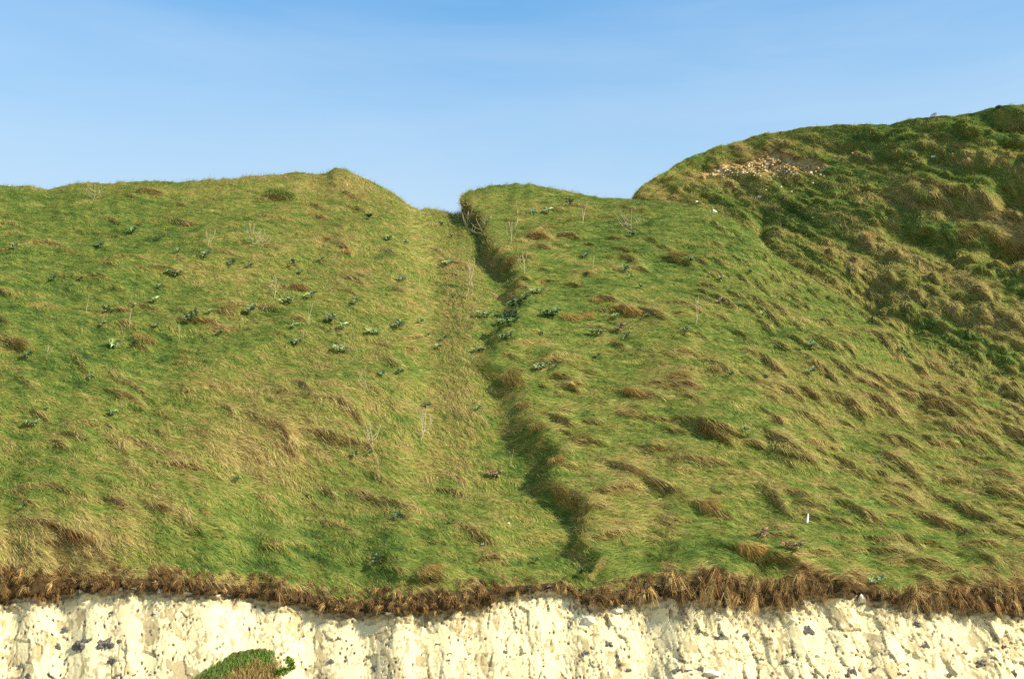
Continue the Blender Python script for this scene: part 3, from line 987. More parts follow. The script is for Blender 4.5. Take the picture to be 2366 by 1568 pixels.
me = mesh_from("hanging_grass", v_, q_, M_FRINGE, c_)
tag(link("hanging_grass", me), "fringe of brown dead grass hanging over the top of the chalk cliff", "dead grass", kind='stuff')

# ------------------------------------------------------------------ where a picture point lies on the ground
SRF = []
for nm, A, NN in (("slope", P2, NM), ("hill", Q2, QNM), ("lip", lip, grid_normals(lip)), ("cliff", W1[:170], None)):
    a_, b_, z_ = project(A)
    if NN is None:
        NN = np.broadcast_to(np.array([0, -1.0, 0.05]), A.shape)
    SRF.append((nm, A.reshape(-1, 3), a_.ravel(), b_.ravel(), z_.ravel(), NN.reshape(-1, 3)))


def at(px, py, only=None, rad=9.0):
    best = None
    for nm, A, a_, b_, z_, NN in SRF:
        if only and nm != only:
            continue
        r2 = (a_ - px) ** 2 + (b_ - py) ** 2
        m = np.nonzero(r2 < rad * rad)[0]
        if len(m) == 0:
            continue
        zmin = z_[m].min()
        m2 = m[z_[m] < zmin + 0.5]
        k = m2[np.argmin(r2[m2])]
        if best is None or z_[k] < best[2]:
            best = (A[k], NN[k], z_[k], nm)
    if best is None:
        return at(px, py + 6, only, rad + 6) if rad < 60 else (unproj(np.array(px), np.array(py), np.array(45.0)), np.array([0, -0.7, 0.7]), 45.0, 'slope')
    return best


def frame(p, nrm, rz, tilt=1.0, scale=1.0):
    """Matrix: z leans from vertical towards the ground's normal by tilt."""
    z = Vector((0, 0, 1)).lerp(Vector(nrm.tolist()), tilt).normalized()
    x = Vector((1, 0, 0))
    x = (x - z * x.dot(z)).normalized()
    y = z.cross(x)
    m = Matrix((x, y, z)).transposed().to_4x4()
    return Matrix.Translation(Vector(p.tolist())) @ m @ Matrix.Rotation(rz, 4, 'Z') @ Matrix.Scale(scale, 4)

#@@OBJECTS
# ------------------------------------------------------------------ small builders
class Bag:
    """Collects quads with a colour per vertex; build() links them as one mesh."""

    def __init__(self):
        self.v, self.q, self.c, self.n = [], [], [], 0

    def add(self, v, q, c):
        v = np.asarray(v, float)
        self.v.append(v)
        self.q.append(np.asarray(q) + self.n)
        self.c.append(np.broadcast_to(np.asarray(c, float), v.shape))
        self.n += len(v)

    def mesh(self, name, mat, smooth=False):
        return mesh_from(name, np.concatenate(self.v), np.concatenate(self.q), mat, np.concatenate(self.c), smooth)


def tube(bag, pts, r0, r1, colour=(0.5, 0.5, 0.5), sides=5):
    pts = np.asarray(pts, float)
    k = len(pts)
    tan = unit(np.gradient(pts, axis=0))
    ref = np.array([0.3, 0.9, 0.2])
    a_ = unit(np.cross(tan, ref))
    b_ = np.cross(tan, a_)
    r = np.linspace(r0, r1, k)[:, None]
    ring = [pts + (a_ * math.cos(t) + b_ * math.sin(t)) * r for t in np.linspace(0, 2 * math.pi, sides, endpoint=False)]
    v = np.stack(ring, 1).reshape(-1, 3)
    q = []
    for i_ in range(k - 1):
        for s_ in range(sides):
            q.append((i_ * sides + s_, i_ * sides + (s_ + 1) % sides, (i_ + 1) * sides + (s_ + 1) % sides, (i_ + 1) * sides + s_))
    bag.add(v, q, colour)


def leaf(bag, g_, az, length, width, rise, colour, z0=0.0):
    """One thick lobed cabbage leaf, rising and curling outwards."""
    na, nw = 8, 5
    s_ = np.linspace(0, 1, na)
    el = rise * (1 - 1.5 * s_ ** 1.6)
    st = length / (na - 1)
    x_ = np.concatenate([[0], np.cumsum(np.cos(el[:-1]) * st)])
    z_ = np.concatenate([[0], np.cumsum(np.sin(el[:-1]) * st)]) + z0
    wd = width * np.sin(np.clip(s_ * 1.05 + 0.06, 0, 1) * math.pi) ** 0.7 * (0.75 + 0.3 * np.sin(s_ * 17 + g_.uniform(0, 6)))
    wd[0] = 0.02
    wd = np.maximum(wd, 0.012)
    tt = np.linspace(-1, 1, nw)
    X = np.repeat(x_[:, None], nw, 1) + 0.02 * g_.normal(0, 1, (na, nw))
    Yy = wd[:, None] * tt[None] * 0.5
    Z = z_[:, None] + np.abs(tt)[None] * wd[:, None] * 0.28 + 0.018 * np.sin(s_[:, None] * 13 + tt[None] * 5 + g_.uniform(0, 6)) * np.abs(tt)[None]
    c, s = math.cos(az), math.sin(az)
    v = np.stack([X * c - Yy * s, X * s + Yy * c, Z], -1).reshape(-1, 3)
    cc = np.broadcast_to(np.array(colour), (na, nw, 3)).copy()
    cc[:, nw // 2] = cc[:, nw // 2] * 1.25 + np.array([0.03, 0.035, 0.025])
    bag.add(v, grid_quads(na, nw), cc.reshape(-1, 3))


LEAFC = {'grey': ((0.245, 0.305, 0.120), (0.130, 0.185, 0.065)), 'dark': ((0.140, 0.205, 0.070), (0.080, 0.135, 0.042)),
         'pale': ((0.260, 0.310, 0.140), (0.150, 0.210, 0.080)), 'red': ((0.210, 0.210, 0.120), (0.260, 0.100, 0.065))}


def rosette(seed, nl_, kind):
    g_ = np.random.default_rng(seed)
    bag = Bag()
    ca, cb = (np.array(x) for x in LEAFC[kind])
    heads = [(0, 0)] if nl_ < 15 else [(0, 0), (0.22, 0.03), (-0.20, 0.02)]
    for (ox, oy) in heads:
        sub = Bag()
        m_ = nl_ if len(heads) == 1 else nl_ // 2
        for k in range(m_):
            az = k * 2.4 + g_.uniform(-0.3, 0.3)
            inner = k / m_
            col_ = ca * (1 - g_.uniform(0, 1)) + cb * g_.uniform(0, 1)
            col_ = col_ * math.exp(g_.normal(0, 0.18))
            if g_.uniform() < 0.06:
                col_ = np.array([0.36, 0.30, 0.09])
            leaf(sub, g_, az, g_.uniform(0.22, 0.40) * (1 - 0.35 * inner), g_.uniform(0.11, 0.19), 0.65 + 0.70 * inner + g_.uniform(-0.2, 0.25), col_, 0.02)
        for v, q, c in zip(sub.v, sub.q, sub.c):
            bag.v.append(v + np.array([ox, oy, 0]))
            bag.q.append(q + bag.n - 0)
            bag.c.append(c)
        bag.n += sub.n
    return bag.mesh("cabbage_leaves", M_CAB, True)


PROTO = {}
for kind in LEAFC:
    for big in (0, 1):
        for s_ in range(3):
            PROTO[(kind, big, s_)] = rosette(100 + s_ * 7 + big * 50 + len(kind), 26 if big else 11, kind)

bank_x = lambda y: float(bank(np.array([y]))[0])

# px, py, width in picture units, look
CAB = [(478, 590, 36, 'grey'), (402, 630, 50, 'dark'), (36, 572, 34, 'grey'), (232, 566, 26, 'dark'), (123, 642, 24, 'dark'), (190, 644, 22, 'pale'),
       (373, 664, 22, 'grey'), (355, 697, 34, 'grey'), (250, 718, 38, 'grey'), (237, 749, 26, 'grey'), (308, 708, 22, 'dark'), (445, 724, 50, 'grey'),
       (485, 722, 24, 'grey'), (576, 718, 42, 'pale'), (663, 695, 44, 'grey'), (719, 684, 36, 'grey'), (681, 606, 26, 'grey'), (746, 601, 22, 'pale'),
       (695, 630, 18, 'pale'), (540, 606, 26, 'dark'), (576, 615, 24, 'grey'), (764, 738, 42, 'grey'), (790, 757, 36, 'pale'), (681, 755, 26, 'grey'),
       (686, 793, 34, 'pale'), (784, 806, 46, 'pale'), (511, 769, 26, 'grey'), (261, 796, 40, 'grey'), (311, 791, 20, 'grey'), (69, 818, 30, 'dark'),
       (208, 871, 22, 'pale'), (359, 753, 22, 'grey'), (308, 534, 40, 'dark'), (369, 552, 24, 'dark'), (413, 581, 28, 'dark'), (75, 977, 44, 'grey'),
       (260, 958, 34, 'dark'), (105, 945, 20, 'dark'), (545, 1110, 26, 'dark'), (55, 1172, 22, 'dark'),
       (851, 501, 34, 'dark'), (896, 552, 32, 'pale'), (934, 561, 26, 'grey'), (1021, 519, 24, 'grey'), (1040, 545, 20, 'grey'), (1032, 610, 30, 'grey'),
       (927, 646, 28, 'pale'), (819, 697, 32, 'grey'), (974, 744, 24, 'grey'), (920, 753, 38, 'grey'), (862, 767, 44, 'pale'), (989, 775, 20, 'pale'),
       (1011, 802, 24, 'grey'), (1030, 782, 22, 'grey'), (880, 862, 22, 'grey'), (924, 860, 30, 'dark'), (989, 936, 26, 'dark'), (712, 912, 18, 'grey'),
       (920, 1190, 32, 'dark'), (873, 1293, 38, 'grey'), (1047, 1206, 18, 'dark'), (822, 1052, 24, 'dark'), (855, 1048, 20, 'grey'), (940, 1080, 0, ''),
       (1117, 727, 46, 'grey'), (1106, 810, 44, 'pale'), (1172, 776, 44, 'grey'), (1199, 695, 74, 'dark'), (1187, 719, 62, 'grey'), (1174, 744, 66, 'dark'),
       (1238, 674, 46, 'grey'), (1101, 946, 28, 'dark'), (1140, 1092, 44, 'red'),
       (1273, 722, 60, 'dark'), (1318, 467, 26, 'grey'), (1228, 492, 30, 'grey'), (1264, 490, 32, 'pale'), (1351, 626, 26, 'grey'), (1445, 623, 30, 'dark'),
       (1458, 641, 22, 'grey'), (1351, 592, 22, 'grey'), (1463, 542, 36, 'grey'), (1423, 733, 30, 'dark'), (1376, 769, 48, 'pale'), (1434, 757, 30, 'red'),
       (1447, 779, 30, 'pale'), (1496, 731, 20, 'grey'), (1478, 664, 24, 'pale'), (1384, 822, 20, 'grey'), (1253, 845, 44, 'grey'), (1252, 770, 20, 'pale'),
       (1284, 848, 22, 'pale'), (1239, 1297, 26, 'dark'), (1554, 1127, 30, 'grey'), (1660, 645, 30, 'pale'), (1665, 694, 26, 'red'), (1594, 602, 34, 'grey'),
       (1609, 706, 22, 'pale'), (1757, 729, 24, 'grey'), (1705, 705, 26, 'grey'), (1732, 629, 24, 'grey'), (1584, 763, 34, 'grey'), (1873, 799, 36, 'grey'),
       (1873, 857, 32, 'pale'), (1690, 867, 26, 'dark'), (1772, 870, 24, 'grey'), (2084, 812, 46, 'dark'), (1718, 992, 30, 'grey'), (1757, 1230, 36, 'red'),
       (1832, 1262, 62, 'red'), (2228, 1228, 24, 'red'), (2024, 1063, 20, 'pale'), (1870, 1063, 20, 'dark'), (2300, 858, 28, 'dark'), (2141, 705, 26, 'dark'),
       (2025, 741, 32, 'dark'), (2023, 1340, 46, 'pale'), (1343, 1325, 34, 'dark'), (1997, 1191, 18, 'dark'), (1899, 741, 22, 'grey'), (2210, 840, 18, 'pale')]
CAB = [c for c in CAB if c[2] > 0]
LOOK = {'grey': 'grey-green', 'dark': 'dark green', 'pale': 'pale green', 'red': 'red-tinged'}
ORD = ['nearest', 'second nearest', 'third nearest', 'fourth nearest', 'fifth nearest', 'sixth nearest', 'seventh nearest', 'eighth nearest', 'ninth nearest', 'tenth nearest', 'eleventh nearest', 'twelfth nearest']
ORDT = ['topmost', 'second from the top', 'third from the top', 'fourth from the top', 'fifth from the top', 'sixth from the top', 'seventh from the top', 'eighth from the top', 'ninth from the top', 'tenth from the top']
zones = {}
for c in CAB:
    x_, y_ = c[0], c[1]
    gd = x_ - bank_x(y_)
    if 650 < y_ < 1100 and -100 < gd < 42:
        z = 'in the gully'
    elif gd < 0:
        z = ('under the crest left of the gully' if y_ < 566 else 'high left of the gully' if y_ < 660 else
             'halfway up left of the gully' if y_ < 745 else 'below halfway left of the gully' if y_ < 900 else
             'low left of the gully')
    else:
        z = ('under the crest right of the gully' if y_ < 560 else 'high right of the gully' if y_ < 715 else
             'halfway up right of the gully' if y_ < 900 else 'low right of the gully')
    zones.setdefault(z, []).append(c)
for z, lst in zones.items():
    lst.sort(key=(lambda c: c[1]) if z == 'in the gully' else (lambda c: abs(c[0] - bank_x(c[1]))))
    for n_i, c in enumerate(lst):
        px, py, wpx, kind = c
        p, nr, zz, nm = at(px, py + wpx * 0.12)
        size = wpx * zz / FPX
        big = wpx >= 44
        g_ = np.random.default_rng(int(px * 7 + py))
        me = PROTO[(kind, 1 if big else 0, int(g_.integers(0, 3)))]
        scale = size / (1.05 if big else 0.62) * 1.12
        o = link("wild_cabbage", me, mtx=frame(p + nr * 0.045, nr, g_.uniform(-0.5, 0.5) if big else g_.uniform(0, 6.28), 1.0, scale))
        sz_ = 'big' if big else 'small' if wpx < 27 else 'middling'
        if z == 'in the gully':
            lb = f"{sz_} {LOOK[kind]} cabbage growing in the gully, {ORDT[min(n_i, 9)]}"
        else:
            lb = f"{sz_} {LOOK[kind]} cabbage {z}, {ORD[min(n_i, 11)]} to it"
        tag(o, lb, "wild cabbage", "wild cabbages on the grass slope")

# ------------------------------------------------------------------ dry stalks left from last year
def stalk_mesh(seed, branches, spread, up=1.0):
    g_ = np.random.default_rng(seed)
    bag = Bag()
    lean_ = g_.normal(0, 0.10, 2)
    s_ = np.linspace(0, 1, 6)
    trunk = np.stack([lean_[0] * s_ + 0.03 * np.sin(s_ * 5), lean_[1] * s_, s_ * 0.75], -1)
    tube(bag, trunk, 0.010, 0.005)
    for k in range(branches):
        h0 = g_.uniform(0.03, 0.45)
        az = g_.uniform(0, 6.28)
        ln_ = g_.uniform(0.25, 0.55)
        b0 = np.array([np.interp(h0 / 0.75, s_, trunk[:, a]) for a in range(3)])
        dx_, dy_ = math.cos(az) * spread, math.sin(az) * spread * 0.6
        q = b0 + np.stack([dx_ * ln_ * (s_ ** 0.7), dy_ * ln_ * (s_ ** 0.7), ln_ * up * (s_ ** 1.4)], -1)
        tube(bag, q, 0.007, 0.003)
        if g_.uniform() < 0.7:
            m_ = q[3]
            q2 = m_ + np.stack([-dx_ * 0.12 * s_, dy_ * 0.1 * s_, 0.22 * s_], -1)
            tube(bag, q2, 0.006, 0.003)
    return bag.mesh("stalk", M_STALK)


ST = {('lone', k): stalk_mesh(300 + k, 1, 0.25) for k in range(3)}
ST.update({('branched', k): stalk_mesh(330 + k, 5, 0.8) for k in range(3)})
ST.update({('bushy', k): stalk_mesh(360 + k, 11, 1.1, 0.9) for k in range(3)})
# px, py of the foot, height in picture units, kind, label
STALKS = [(214, 462, 40, 'bushy', 'pale twiggy dead plant just under the far left crest'),
          (583, 566, 52, 'bushy', 'straw-coloured dead plant with many twigs high on the left slope'),
          (610, 572, 40, 'bushy', 'lower pale dead plant close beside the many-twigged straw one'),
          (478, 584, 50, 'branched', 'thin dead stalk standing out of a grey-green cabbage on the upper left slope'),
          (632, 690, 56, 'branched', 'curved pale stalk rising above a cabbage left of the brown mound'),
          (199, 722, 42, 'lone', 'short pale upright stem among cabbages on the left slope'),
          (301, 758, 46, 'lone', 'pale upright stem just right of two cabbages on the left slope'),
          (286, 792, 40, 'lone', 'thin pale stem leaning above a flat grey-green cabbage'),
          (411, 792, 44, 'lone', 'straight pale stem beside a brown tuft midway up the left slope'),
          (713, 752, 56, 'lone', 'tall lone stem in green grass left of the clustered cabbages'),
          (109, 832, 40, 'branched', 'faint forked stem near the left end of the slope'),
          (1112, 545, 52, 'bushy', 'candelabra-shaped bare plant standing in the dark notch of the gully'),
          (1078, 528, 44, 'bushy', 'pale twigs leaning over the head of the gully, left of the candelabra plant'),
          (1060, 508, 36, 'bushy', 'bleached dry plant on the saddle between the two crests'),
          (1180, 562, 62, 'branched', 'tall branching dead plant left of the golden tussock under the centre knoll'),
          (1197, 512, 44, 'lone', 'thin stem on the knoll above the branching dead plant'),
          (1344, 518, 58, 'lone', 'long straight pale stem on the green slope under the knoll'),
          (1371, 632, 44, 'lone', 'short straw stem above the middle of the right slope'),
          (1079, 690, 84, 'branched', 'large pale branching stalk lying against the straw left bank of the gully'),
          (1212, 632, 56, 'branched', 'spindly forked stalk just right of the upper gully'),
          (1463, 540, 58, 'bushy', 'grey bushy dead plant over a cabbage on the upper right slope'),
          (971, 682, 40, 'lone', 'thin stem standing left of the gully in straw grass'),
          (974, 1020, 84, 'branched', 'tall feathery dead stalk low on the slope beside the gully'),
          (862, 1045, 76, 'bushy', 'bunch of pale dead stems low on the slope left of the gully'),
          (848, 905, 54, 'branched', 'pair of upright pale stems below the middle of the left slope'),
          (878, 1092, 44, 'lone', 'leaning orange-brown stem under the bunch of pale dead stems'),
          (806, 1050, 50, 'lone', 'slanting bare stem left of the bunch of pale dead stems'),
          (1180, 1082, 44, 'lone', 'pale stem at the foot of the grassy gully bank'),
          (65, 1206, 40, 'lone', 'faint stem low at the left end of the slope'),
          (444, 1208, 50, 'lone', 'thin bent stem low on the left slope above the green strip'),
          (1607, 752, 70, 'lone', 'tall thin stem alone on the green of the right slope'),
          (1919, 1186, 44, 'lone', 'faint thin stem right of the white stake')]
for k, (px, py, hpxx, kind, lb) in enumerate(STALKS):
    p, nr, zz, nm = at(px, py)
    sc_ = hpxx * zz / FPX / 0.75
    o = link("dry_stalk", ST[(kind, k % 3)], mtx=frame(p - nr * 0.02, nr, k * 1.7, 0.25, sc_))
    tag(o, lb, "dead stalk", "dead stalks on the slope")

# ------------------------------------------------------------------ yellow flowers: stem > flower head
def flower_stem(seed):
    g_ = np.random.default_rng(seed)
    bag = Bag()
    s_ = np.linspace(0, 1, 5)
    tube(bag, np.stack([0.05 * s_ ** 2, 0 * s_, 0.5 * s_], -1), 0.010, 0.006)
    for k in range(4):
        az = k * 1.9
        h0 = 0.12 + 0.08 * k
        tube(bag, np.stack([0.05 * (h0 / 0.5) ** 2 + math.cos(az) * 0.14 * s_, math.sin(az) * 0.12 * s_, h0 + 0.16 * s_], -1), 0.006, 0.004)
    tops = [(0.05, 0, 0.5)] + [(0.05 * ((0.12 + 0.08 * k) / 0.5) ** 2 + math.cos(k * 1.9) * 0.14, math.sin(k * 1.9) * 0.12, 0.28 + 0.08 * k) for k in range(4)]
    heads_ = []
    for t0 in tops:
        fl = Bag()
        heads_.append(fl)
        for r in range(9):
            c0 = np.array(t0) + g_.normal(0, 0.012, 3)
            for m_ in range(4):
                an = m_ * math.pi / 2 + g_.uniform(0, 1)
                d1 = np.array([math.cos(an), math.sin(an), 0.25]) * 0.024
                d2 = np.array([-math.sin(an), math.cos(an), 0.0]) * 0.011
                fl.add([c0, c0 + d1 * 0.6 - d2, c0 + d1, c0 + d1 * 0.6 + d2], [(0, 1, 2, 3)], (0.7, 0.6, 0.05))
    return [("stem", bag.mesh("stem", M_GSTALK))] + [("flower_head", fl.mesh("flower_head", M_FLOWER)) for fl in heads_]


FL = [flower_stem(400 + k) for k in range(3)]
FLOWERS = [(565, 540, 40, 'yellow-flowered plant beside the twiggy dead plants high on the left slope'), (385, 548, 26, 'low yellow flowers in dark green leaves on the upper left slope'),
           (347, 602, 28, 'small upright yellow flower spike on the upper left slope'), (33, 588, 30, 'yellow flowers below a cabbage at the far left under the crest'),
           (190, 818, 32, 'single thin yellow flower spike near the left end, under the mid slope'), (797, 792, 38, 'yellow flowers just above the biggest pale cabbage left of the gully'),
           (816, 782, 36, 'brighter yellow flowers right of the biggest pale cabbage'), (768, 775, 26, 'yellow flowers at the left side of the clustered cabbages'),
           (944, 742, 24, 'tiny yellow flowers left of the gully, halfway up'), (1110, 944, 40, 'yellow flower spike above a dark cabbage in the gully'),
           (1240, 822, 34, 'yellow flower patch right of the gully below its big cabbages'), (1488, 814, 40, 'yellow flowers on golden grass in the middle of the right slope'),
           (1405, 735, 36, 'yellow flowers above the pale cabbage on the right slope'), (1724, 972, 36, 'yellow flowers low on the right slope above the overhanging lips'),
           (1738, 612, 30, 'pale yellow flowers at the foot of the higher hill'), (1662, 735, 26, 'faint yellow flowers on the green of the right slope')]
for k, (px, py, hpxx, lb) in enumerate(FLOWERS):
    p, nr, zz, nm = at(px, py)
    r_o = link("yellow_flower", None, mtx=frame(p - nr * 0.01, nr, k * 2.1, 0.2, hpxx * zz / FPX / 0.5))
    tag(r_o, lb, "yellow flower", "yellow flowers on the slope")
    for nm_, m_ in FL[k % 3]:
        o = bpy.data.objects.new(nm_, m_)
        col.objects.link(o)
        o.parent = r_o

# ------------------------------------------------------------------ tussocks: single tufts that stand out
TUSC = {'golden': (C_STRAW * np.array([1.05, 0.95, 0.7]), C_TAN * 1.1), 'brown': (C_TAN * 0.75 + C_OLIVE * 0.4, C_BROWN * 0.8 + C_OLIVE * 0.3), 'straw': (C_STRAW, C_OLIVE), 'olive': (C_OLIVE, C_GREEN)}


def tussock_mesh(seed, kind, asp):
    """Unit half width; hangs towards -y (down the slope)."""
    n_ = 420
    r_ = np.sqrt(rng.uniform(0, 1, n_))
    ph = rng.uniform(0, 2 * np.pi, n_)
    p = np.stack([r_ * np.cos(ph), asp * r_ * np.sin(ph), 0.24 * (1 - r_ ** 2) - 0.06], -1)
    nn = unit(np.stack([0.7 * r_ * np.cos(ph), 0.7 * r_ * np.sin(ph), 0 * r_ + 0.8], -1))
    d = unit(np.stack([0.45 * np.cos(ph) + 0.75, 0.35 * np.sin(ph) - 0.55, 0 * r_ - 0.10], -1) + rng.normal(0, 0.16, (n_, 3)))
    t = rng.uniform(0, 1, n_)[:, None]
    c = (TUSC[kind][0] * t + TUSC[kind][1] * (1 - t)) * np.exp(rng.normal(0, 0.2, n_))[:, None]
    v, q, cc = blades(p, nn, d, rng.uniform(0.45, 1.1, n_), rng.uniform(0.016, 0.030, n_), np.clip(rng.normal(0.22, 0.15, n_), 0, 1), rng.uniform(0, 0.15, n_), c, "", None)
    return mesh_from("tussock_blades", v, q, M_FRINGE, cc)


TUS = {}
for kd_ in TUSC:
    for asp in (0.35, 0.6):
        TUS[(kd_, asp)] = tussock_mesh(1, kd_, asp)
# px, py, half width in picture units, kind, flatness, tilt in degrees, label
TUSS = [(1318, 733, 28, 'golden', 0.35, 6, 'flat golden tussock beside the dark cabbage on the right slope'),
        (1352, 731, 24, 'golden', 0.6, 4, 'rounded golden tussock drooping like combed hair right of the flat one'),
        (1240, 546, 38, 'golden', 0.6, 0, 'bushy golden tussock under the centre knoll'),
        (1385, 692, 22, 'golden', 0.6, 20, 'small pale tussock with a dark hollow above it on the right slope'),
        (1456, 715, 40, 'golden', 0.35, 22, 'long yellowish tussock above the red-tinged cabbage'),
        (1560, 872, 40, 'brown', 0.6, 0, 'brown tussock like a cap in the middle of the right slope'),
        (1330, 1012, 34, 'straw', 0.35, 4, 'shaggy straw tussock on the gully edge, with dark hollows in it'),
        (1650, 982, 56, 'brown', 0.35, 8, 'dark overhanging brown lip of grass, lower middle of the right slope'),
        (1815, 1036, 52, 'straw', 0.6, 22, 'pale bald-looking straw mound right of the dark overhanging lip'),
        (2165, 935, 60, 'brown', 0.35, 2, 'long straight dark brown lip of grass near the right end'),
        (1860, 903, 30, 'golden', 0.35, 8, 'golden-brown curl of grass left of the broad straw tuft'),
        (1935, 918, 44, 'straw', 0.35, 14, 'broad straw tuft between the golden curl and the long brown lip'),
        (1470, 903, 44, 'golden', 0.35, 16, 'yellow-brown combed tuft below the yellow flowers'),
        (1660, 850, 36, 'straw', 0.35, 10, 'straw tuft with a dark cabbage on its right'),
        (1640, 1162, 32, 'golden', 0.6, 4, 'domed tawny tuft low on the right slope'),
        (1735, 1262, 46, 'golden', 0.35, 14, 'light golden swirl of grass above the cliff edge'),
        (1560, 592, 30, 'brown', 0.35, 10, 'rusty flat tuft beside a cabbage on the upper right slope'),
        (990, 1316, 40, 'golden', 0.6, -4, 'rounded tuft with a green hollow just above the cliff edge'),
        (330, 782, 34, 'brown', 0.6, 24, 'brown rounded tuft right of the flat grey cabbage, left slope'),
        (40, 790, 36, 'brown', 0.35, 2, 'rusty arched tuft at the left end of the slope'),
        (530, 712, 26, 'brown', 0.6, 10, 'dark brown mound beside the pale cabbage on the left slope'),
        (695, 660, 32, 'brown', 0.35, 26, 'reddish tuft over a cabbage in the middle of the left slope'),
        (800, 580, 22, 'golden', 0.35, 44, 'slanting golden tuft with a dark hollow, upper slope left of the gully'),
        (770, 1000, 36, 'straw', 0.35, 16, 'straw lip with a small dark hollow low on the left slope'),
        (1180, 866, 40, 'brown', 0.6, 24, 'large brown tuft overhanging the middle of the gully'),
        (1212, 936, 26, 'brown', 0.6, 40, 'dark tuft on the gully edge below the large brown one'),
        (1240, 985, 28, 'brown', 0.6, 30, 'brown tuft on the gully edge above the shaggy straw tussock'),
        (1288, 1062, 28, 'golden', 0.35, 30, 'curled tuft capping the steep green gully wall'),
        (1288, 1128, 26, 'brown', 0.6, 20, 'brown tuft at the foot of the steep green gully wall'),
        (1340, 1155, 30, 'brown', 0.35, 24, 'brown tuft capping the lowest dark step of the gully'),
        (1178, 602, 24, 'brown', 0.6, 30, 'brown tuft at the upper bend of the gully'),
        (1192, 655, 22, 'olive', 0.6, 40, 'olive tuft on the gully edge above the big cabbages'),
        (640, 452, 46, 'olive', 0.35, 4, 'low olive hump just under the left crest'),
        (1915, 597, 24, 'brown', 0.6, 30, 'rusty tuft on the hill above a dark hollow'),
        (2130, 448, 34, 'olive', 0.6, 10, 'olive hump standing out on the upper hill'),
        (2010, 545, 26, 'golden', 0.6, 20, 'golden tuft in the middle of the hill'),
        (2230, 540, 34, 'brown', 0.6, 10, 'brown tuft above a dark hollow on the hill'),
        (2155, 268, 12, 'brown', 0.6, 0, 'small brown tuft against the sky on the hill crest'),
        (2215, 540, 0, '', 0, 0, '')]
for k, (px, py, hw_, kd_, asp, tl, lb) in enumerate(TUSS):
    if hw_ <= 0:
        continue
    p, nr, zz, nm = at(px, py)
    o = link("grass_tussock", TUS[(kd_, asp)], mtx=frame(p + nr * 0.04, nr, -R(tl), 0.9, 0.72 * hw_ * zz / FPX))
    tag(o, lb, "grass tussock", "tussocks that stand out of the grass")

# ------------------------------------------------------------------ stones
def rock(seed, sx, sy, sz_, rough=0.18, chop=6, sub=3):
    import bmesh
    g_ = np.random.default_rng(seed)
    bm = bmesh.new()
    bmesh.ops.create_icosphere(bm, subdivisions=sub, radius=1.0)
    pl_ = [(unit(g_.normal(0, 1, 3)), g_.uniform(0.40, 0.80)) for _ in range(chop)]
    for v in bm.verts:
        co = np.array(v.co)
        for nvec, dd in pl_:
            e = co @ nvec - dd
            if e > 0:
                co = co - nvec * e * 0.92
        co = co * (1 + rough * float(fbm(co[0] * 1.7 + seed, co[1] * 1.7 + co[2], 3, 7)))
        v.co = Vector((co[0] * sx, co[1] * sy, co[2] * sz_))
    me = bpy.data.meshes.new("stone")
    bm.to_mesh(me)
    bm.free()
    return me


CB = []
for k in range(5):
    m_ = rock(500 + k, 0.5, 0.5, (0.5, 0.36, 0.28, 0.45, 0.6)[k], 0.35, 14, 2)
    m_.materials.append(M_BLOCK)
    CB.append(m_)
BLOCKS = [(189, 1366, 20, 1, 'white chalk block wedged under the turf near the left end of the cliff'),
          (281, 1361, 14, 1, 'small chalk lump left of the rounded white boulder at the cliff top'),
          (313, 1359, 20, 1, 'rounded white chalk boulder sticking out under the brown turf'),
          (369, 1364, 16, 0, 'squarish chalk block under the turf right of the white boulder'),
          (435, 1369, 28, 2, 'flat chalk slab overhanging below a shaggy turf clump'),
          (504, 1376, 18, 2, 'thin white chalk slab under the hanging grass'),
          (532, 1374, 20, 1, 'white chalk lump right of the thin slab'),
          (361, 1416, 20, 2, 'white chalk lump standing proud of the face below the turf'),
          (895, 1414, 26, 1, 'white chalk lump under the longest dip of the turf edge'),
          (1365, 1436, 40, 4, 'large bright white chalk block under the middle of the turf edge'),
          (1425, 1410, 40, 2, 'long pale chalk slab right of the large white block'),
          (1455, 1388, 14, 0, 'little chalk lump under the hanging grass above the long slab'),
          (1663, 1428, 18, 1, 'white chalk lump on the face below the longest hanging grass'),
          (1830, 1431, 24, 1, 'white pebble-like chalk lump on the face, on its own'),
          (1893, 1516, 16, 4, 'upright white chalk lump among the flints, lower right of the cliff'),
          (1648, 1554, 46, 2, 'biggest white chalk patch near the bottom of the cliff'),
          (1989, 1384, 26, 0, 'square grey-white chalk block caught under the turf on the right'),
          (1612, 467, 16, 1, 'white chalk stone on the crest where slope and hill meet'),
          (1756, 457, 18, 1, 'white chalk stone lying on the hill below the bare scar'),
          (1652, 486, 22, 1, 'tan stone cluster in the grass below the white crest stone'),
          (2157, 362, 20, 2, 'pale chalk stone under a brown tuft high on the hill'),
          (1114, 1256, 14, 1, 'small pale stone low in the grass left of the gully foot'),
          (1176, 1210, 12, 1, 'tiny pale stone near the gully foot')]
for k, (px, py, wpx, v_i, lb) in enumerate(BLOCKS):
    on_cliff = py > 1340
    p, nr, zz, nm = at(px, py, 'cliff' if on_cliff else None)
    s_ = wpx * zz / FPX
    if on_cliff:
        p = p + np.array([0, 0.03 if py > 1400 else -0.03, 0])
        m_ = Matrix.Translation(Vector(p.tolist())) @ Matrix.Rotation(R((k * 37) % 30 - 15), 4, 'Y') @ Matrix.Rotation(k * 1.3, 4, 'Z') @ Matrix.Scale(s_, 4)
    else:
        m_ = frame(p + nr * 0.02, nr, k * 1.3, 0.6, s_ * 0.85)
    tag(link("chalk_block", CB[v_i], mtx=m_), lb, "chalk block", "loose chalk blocks")

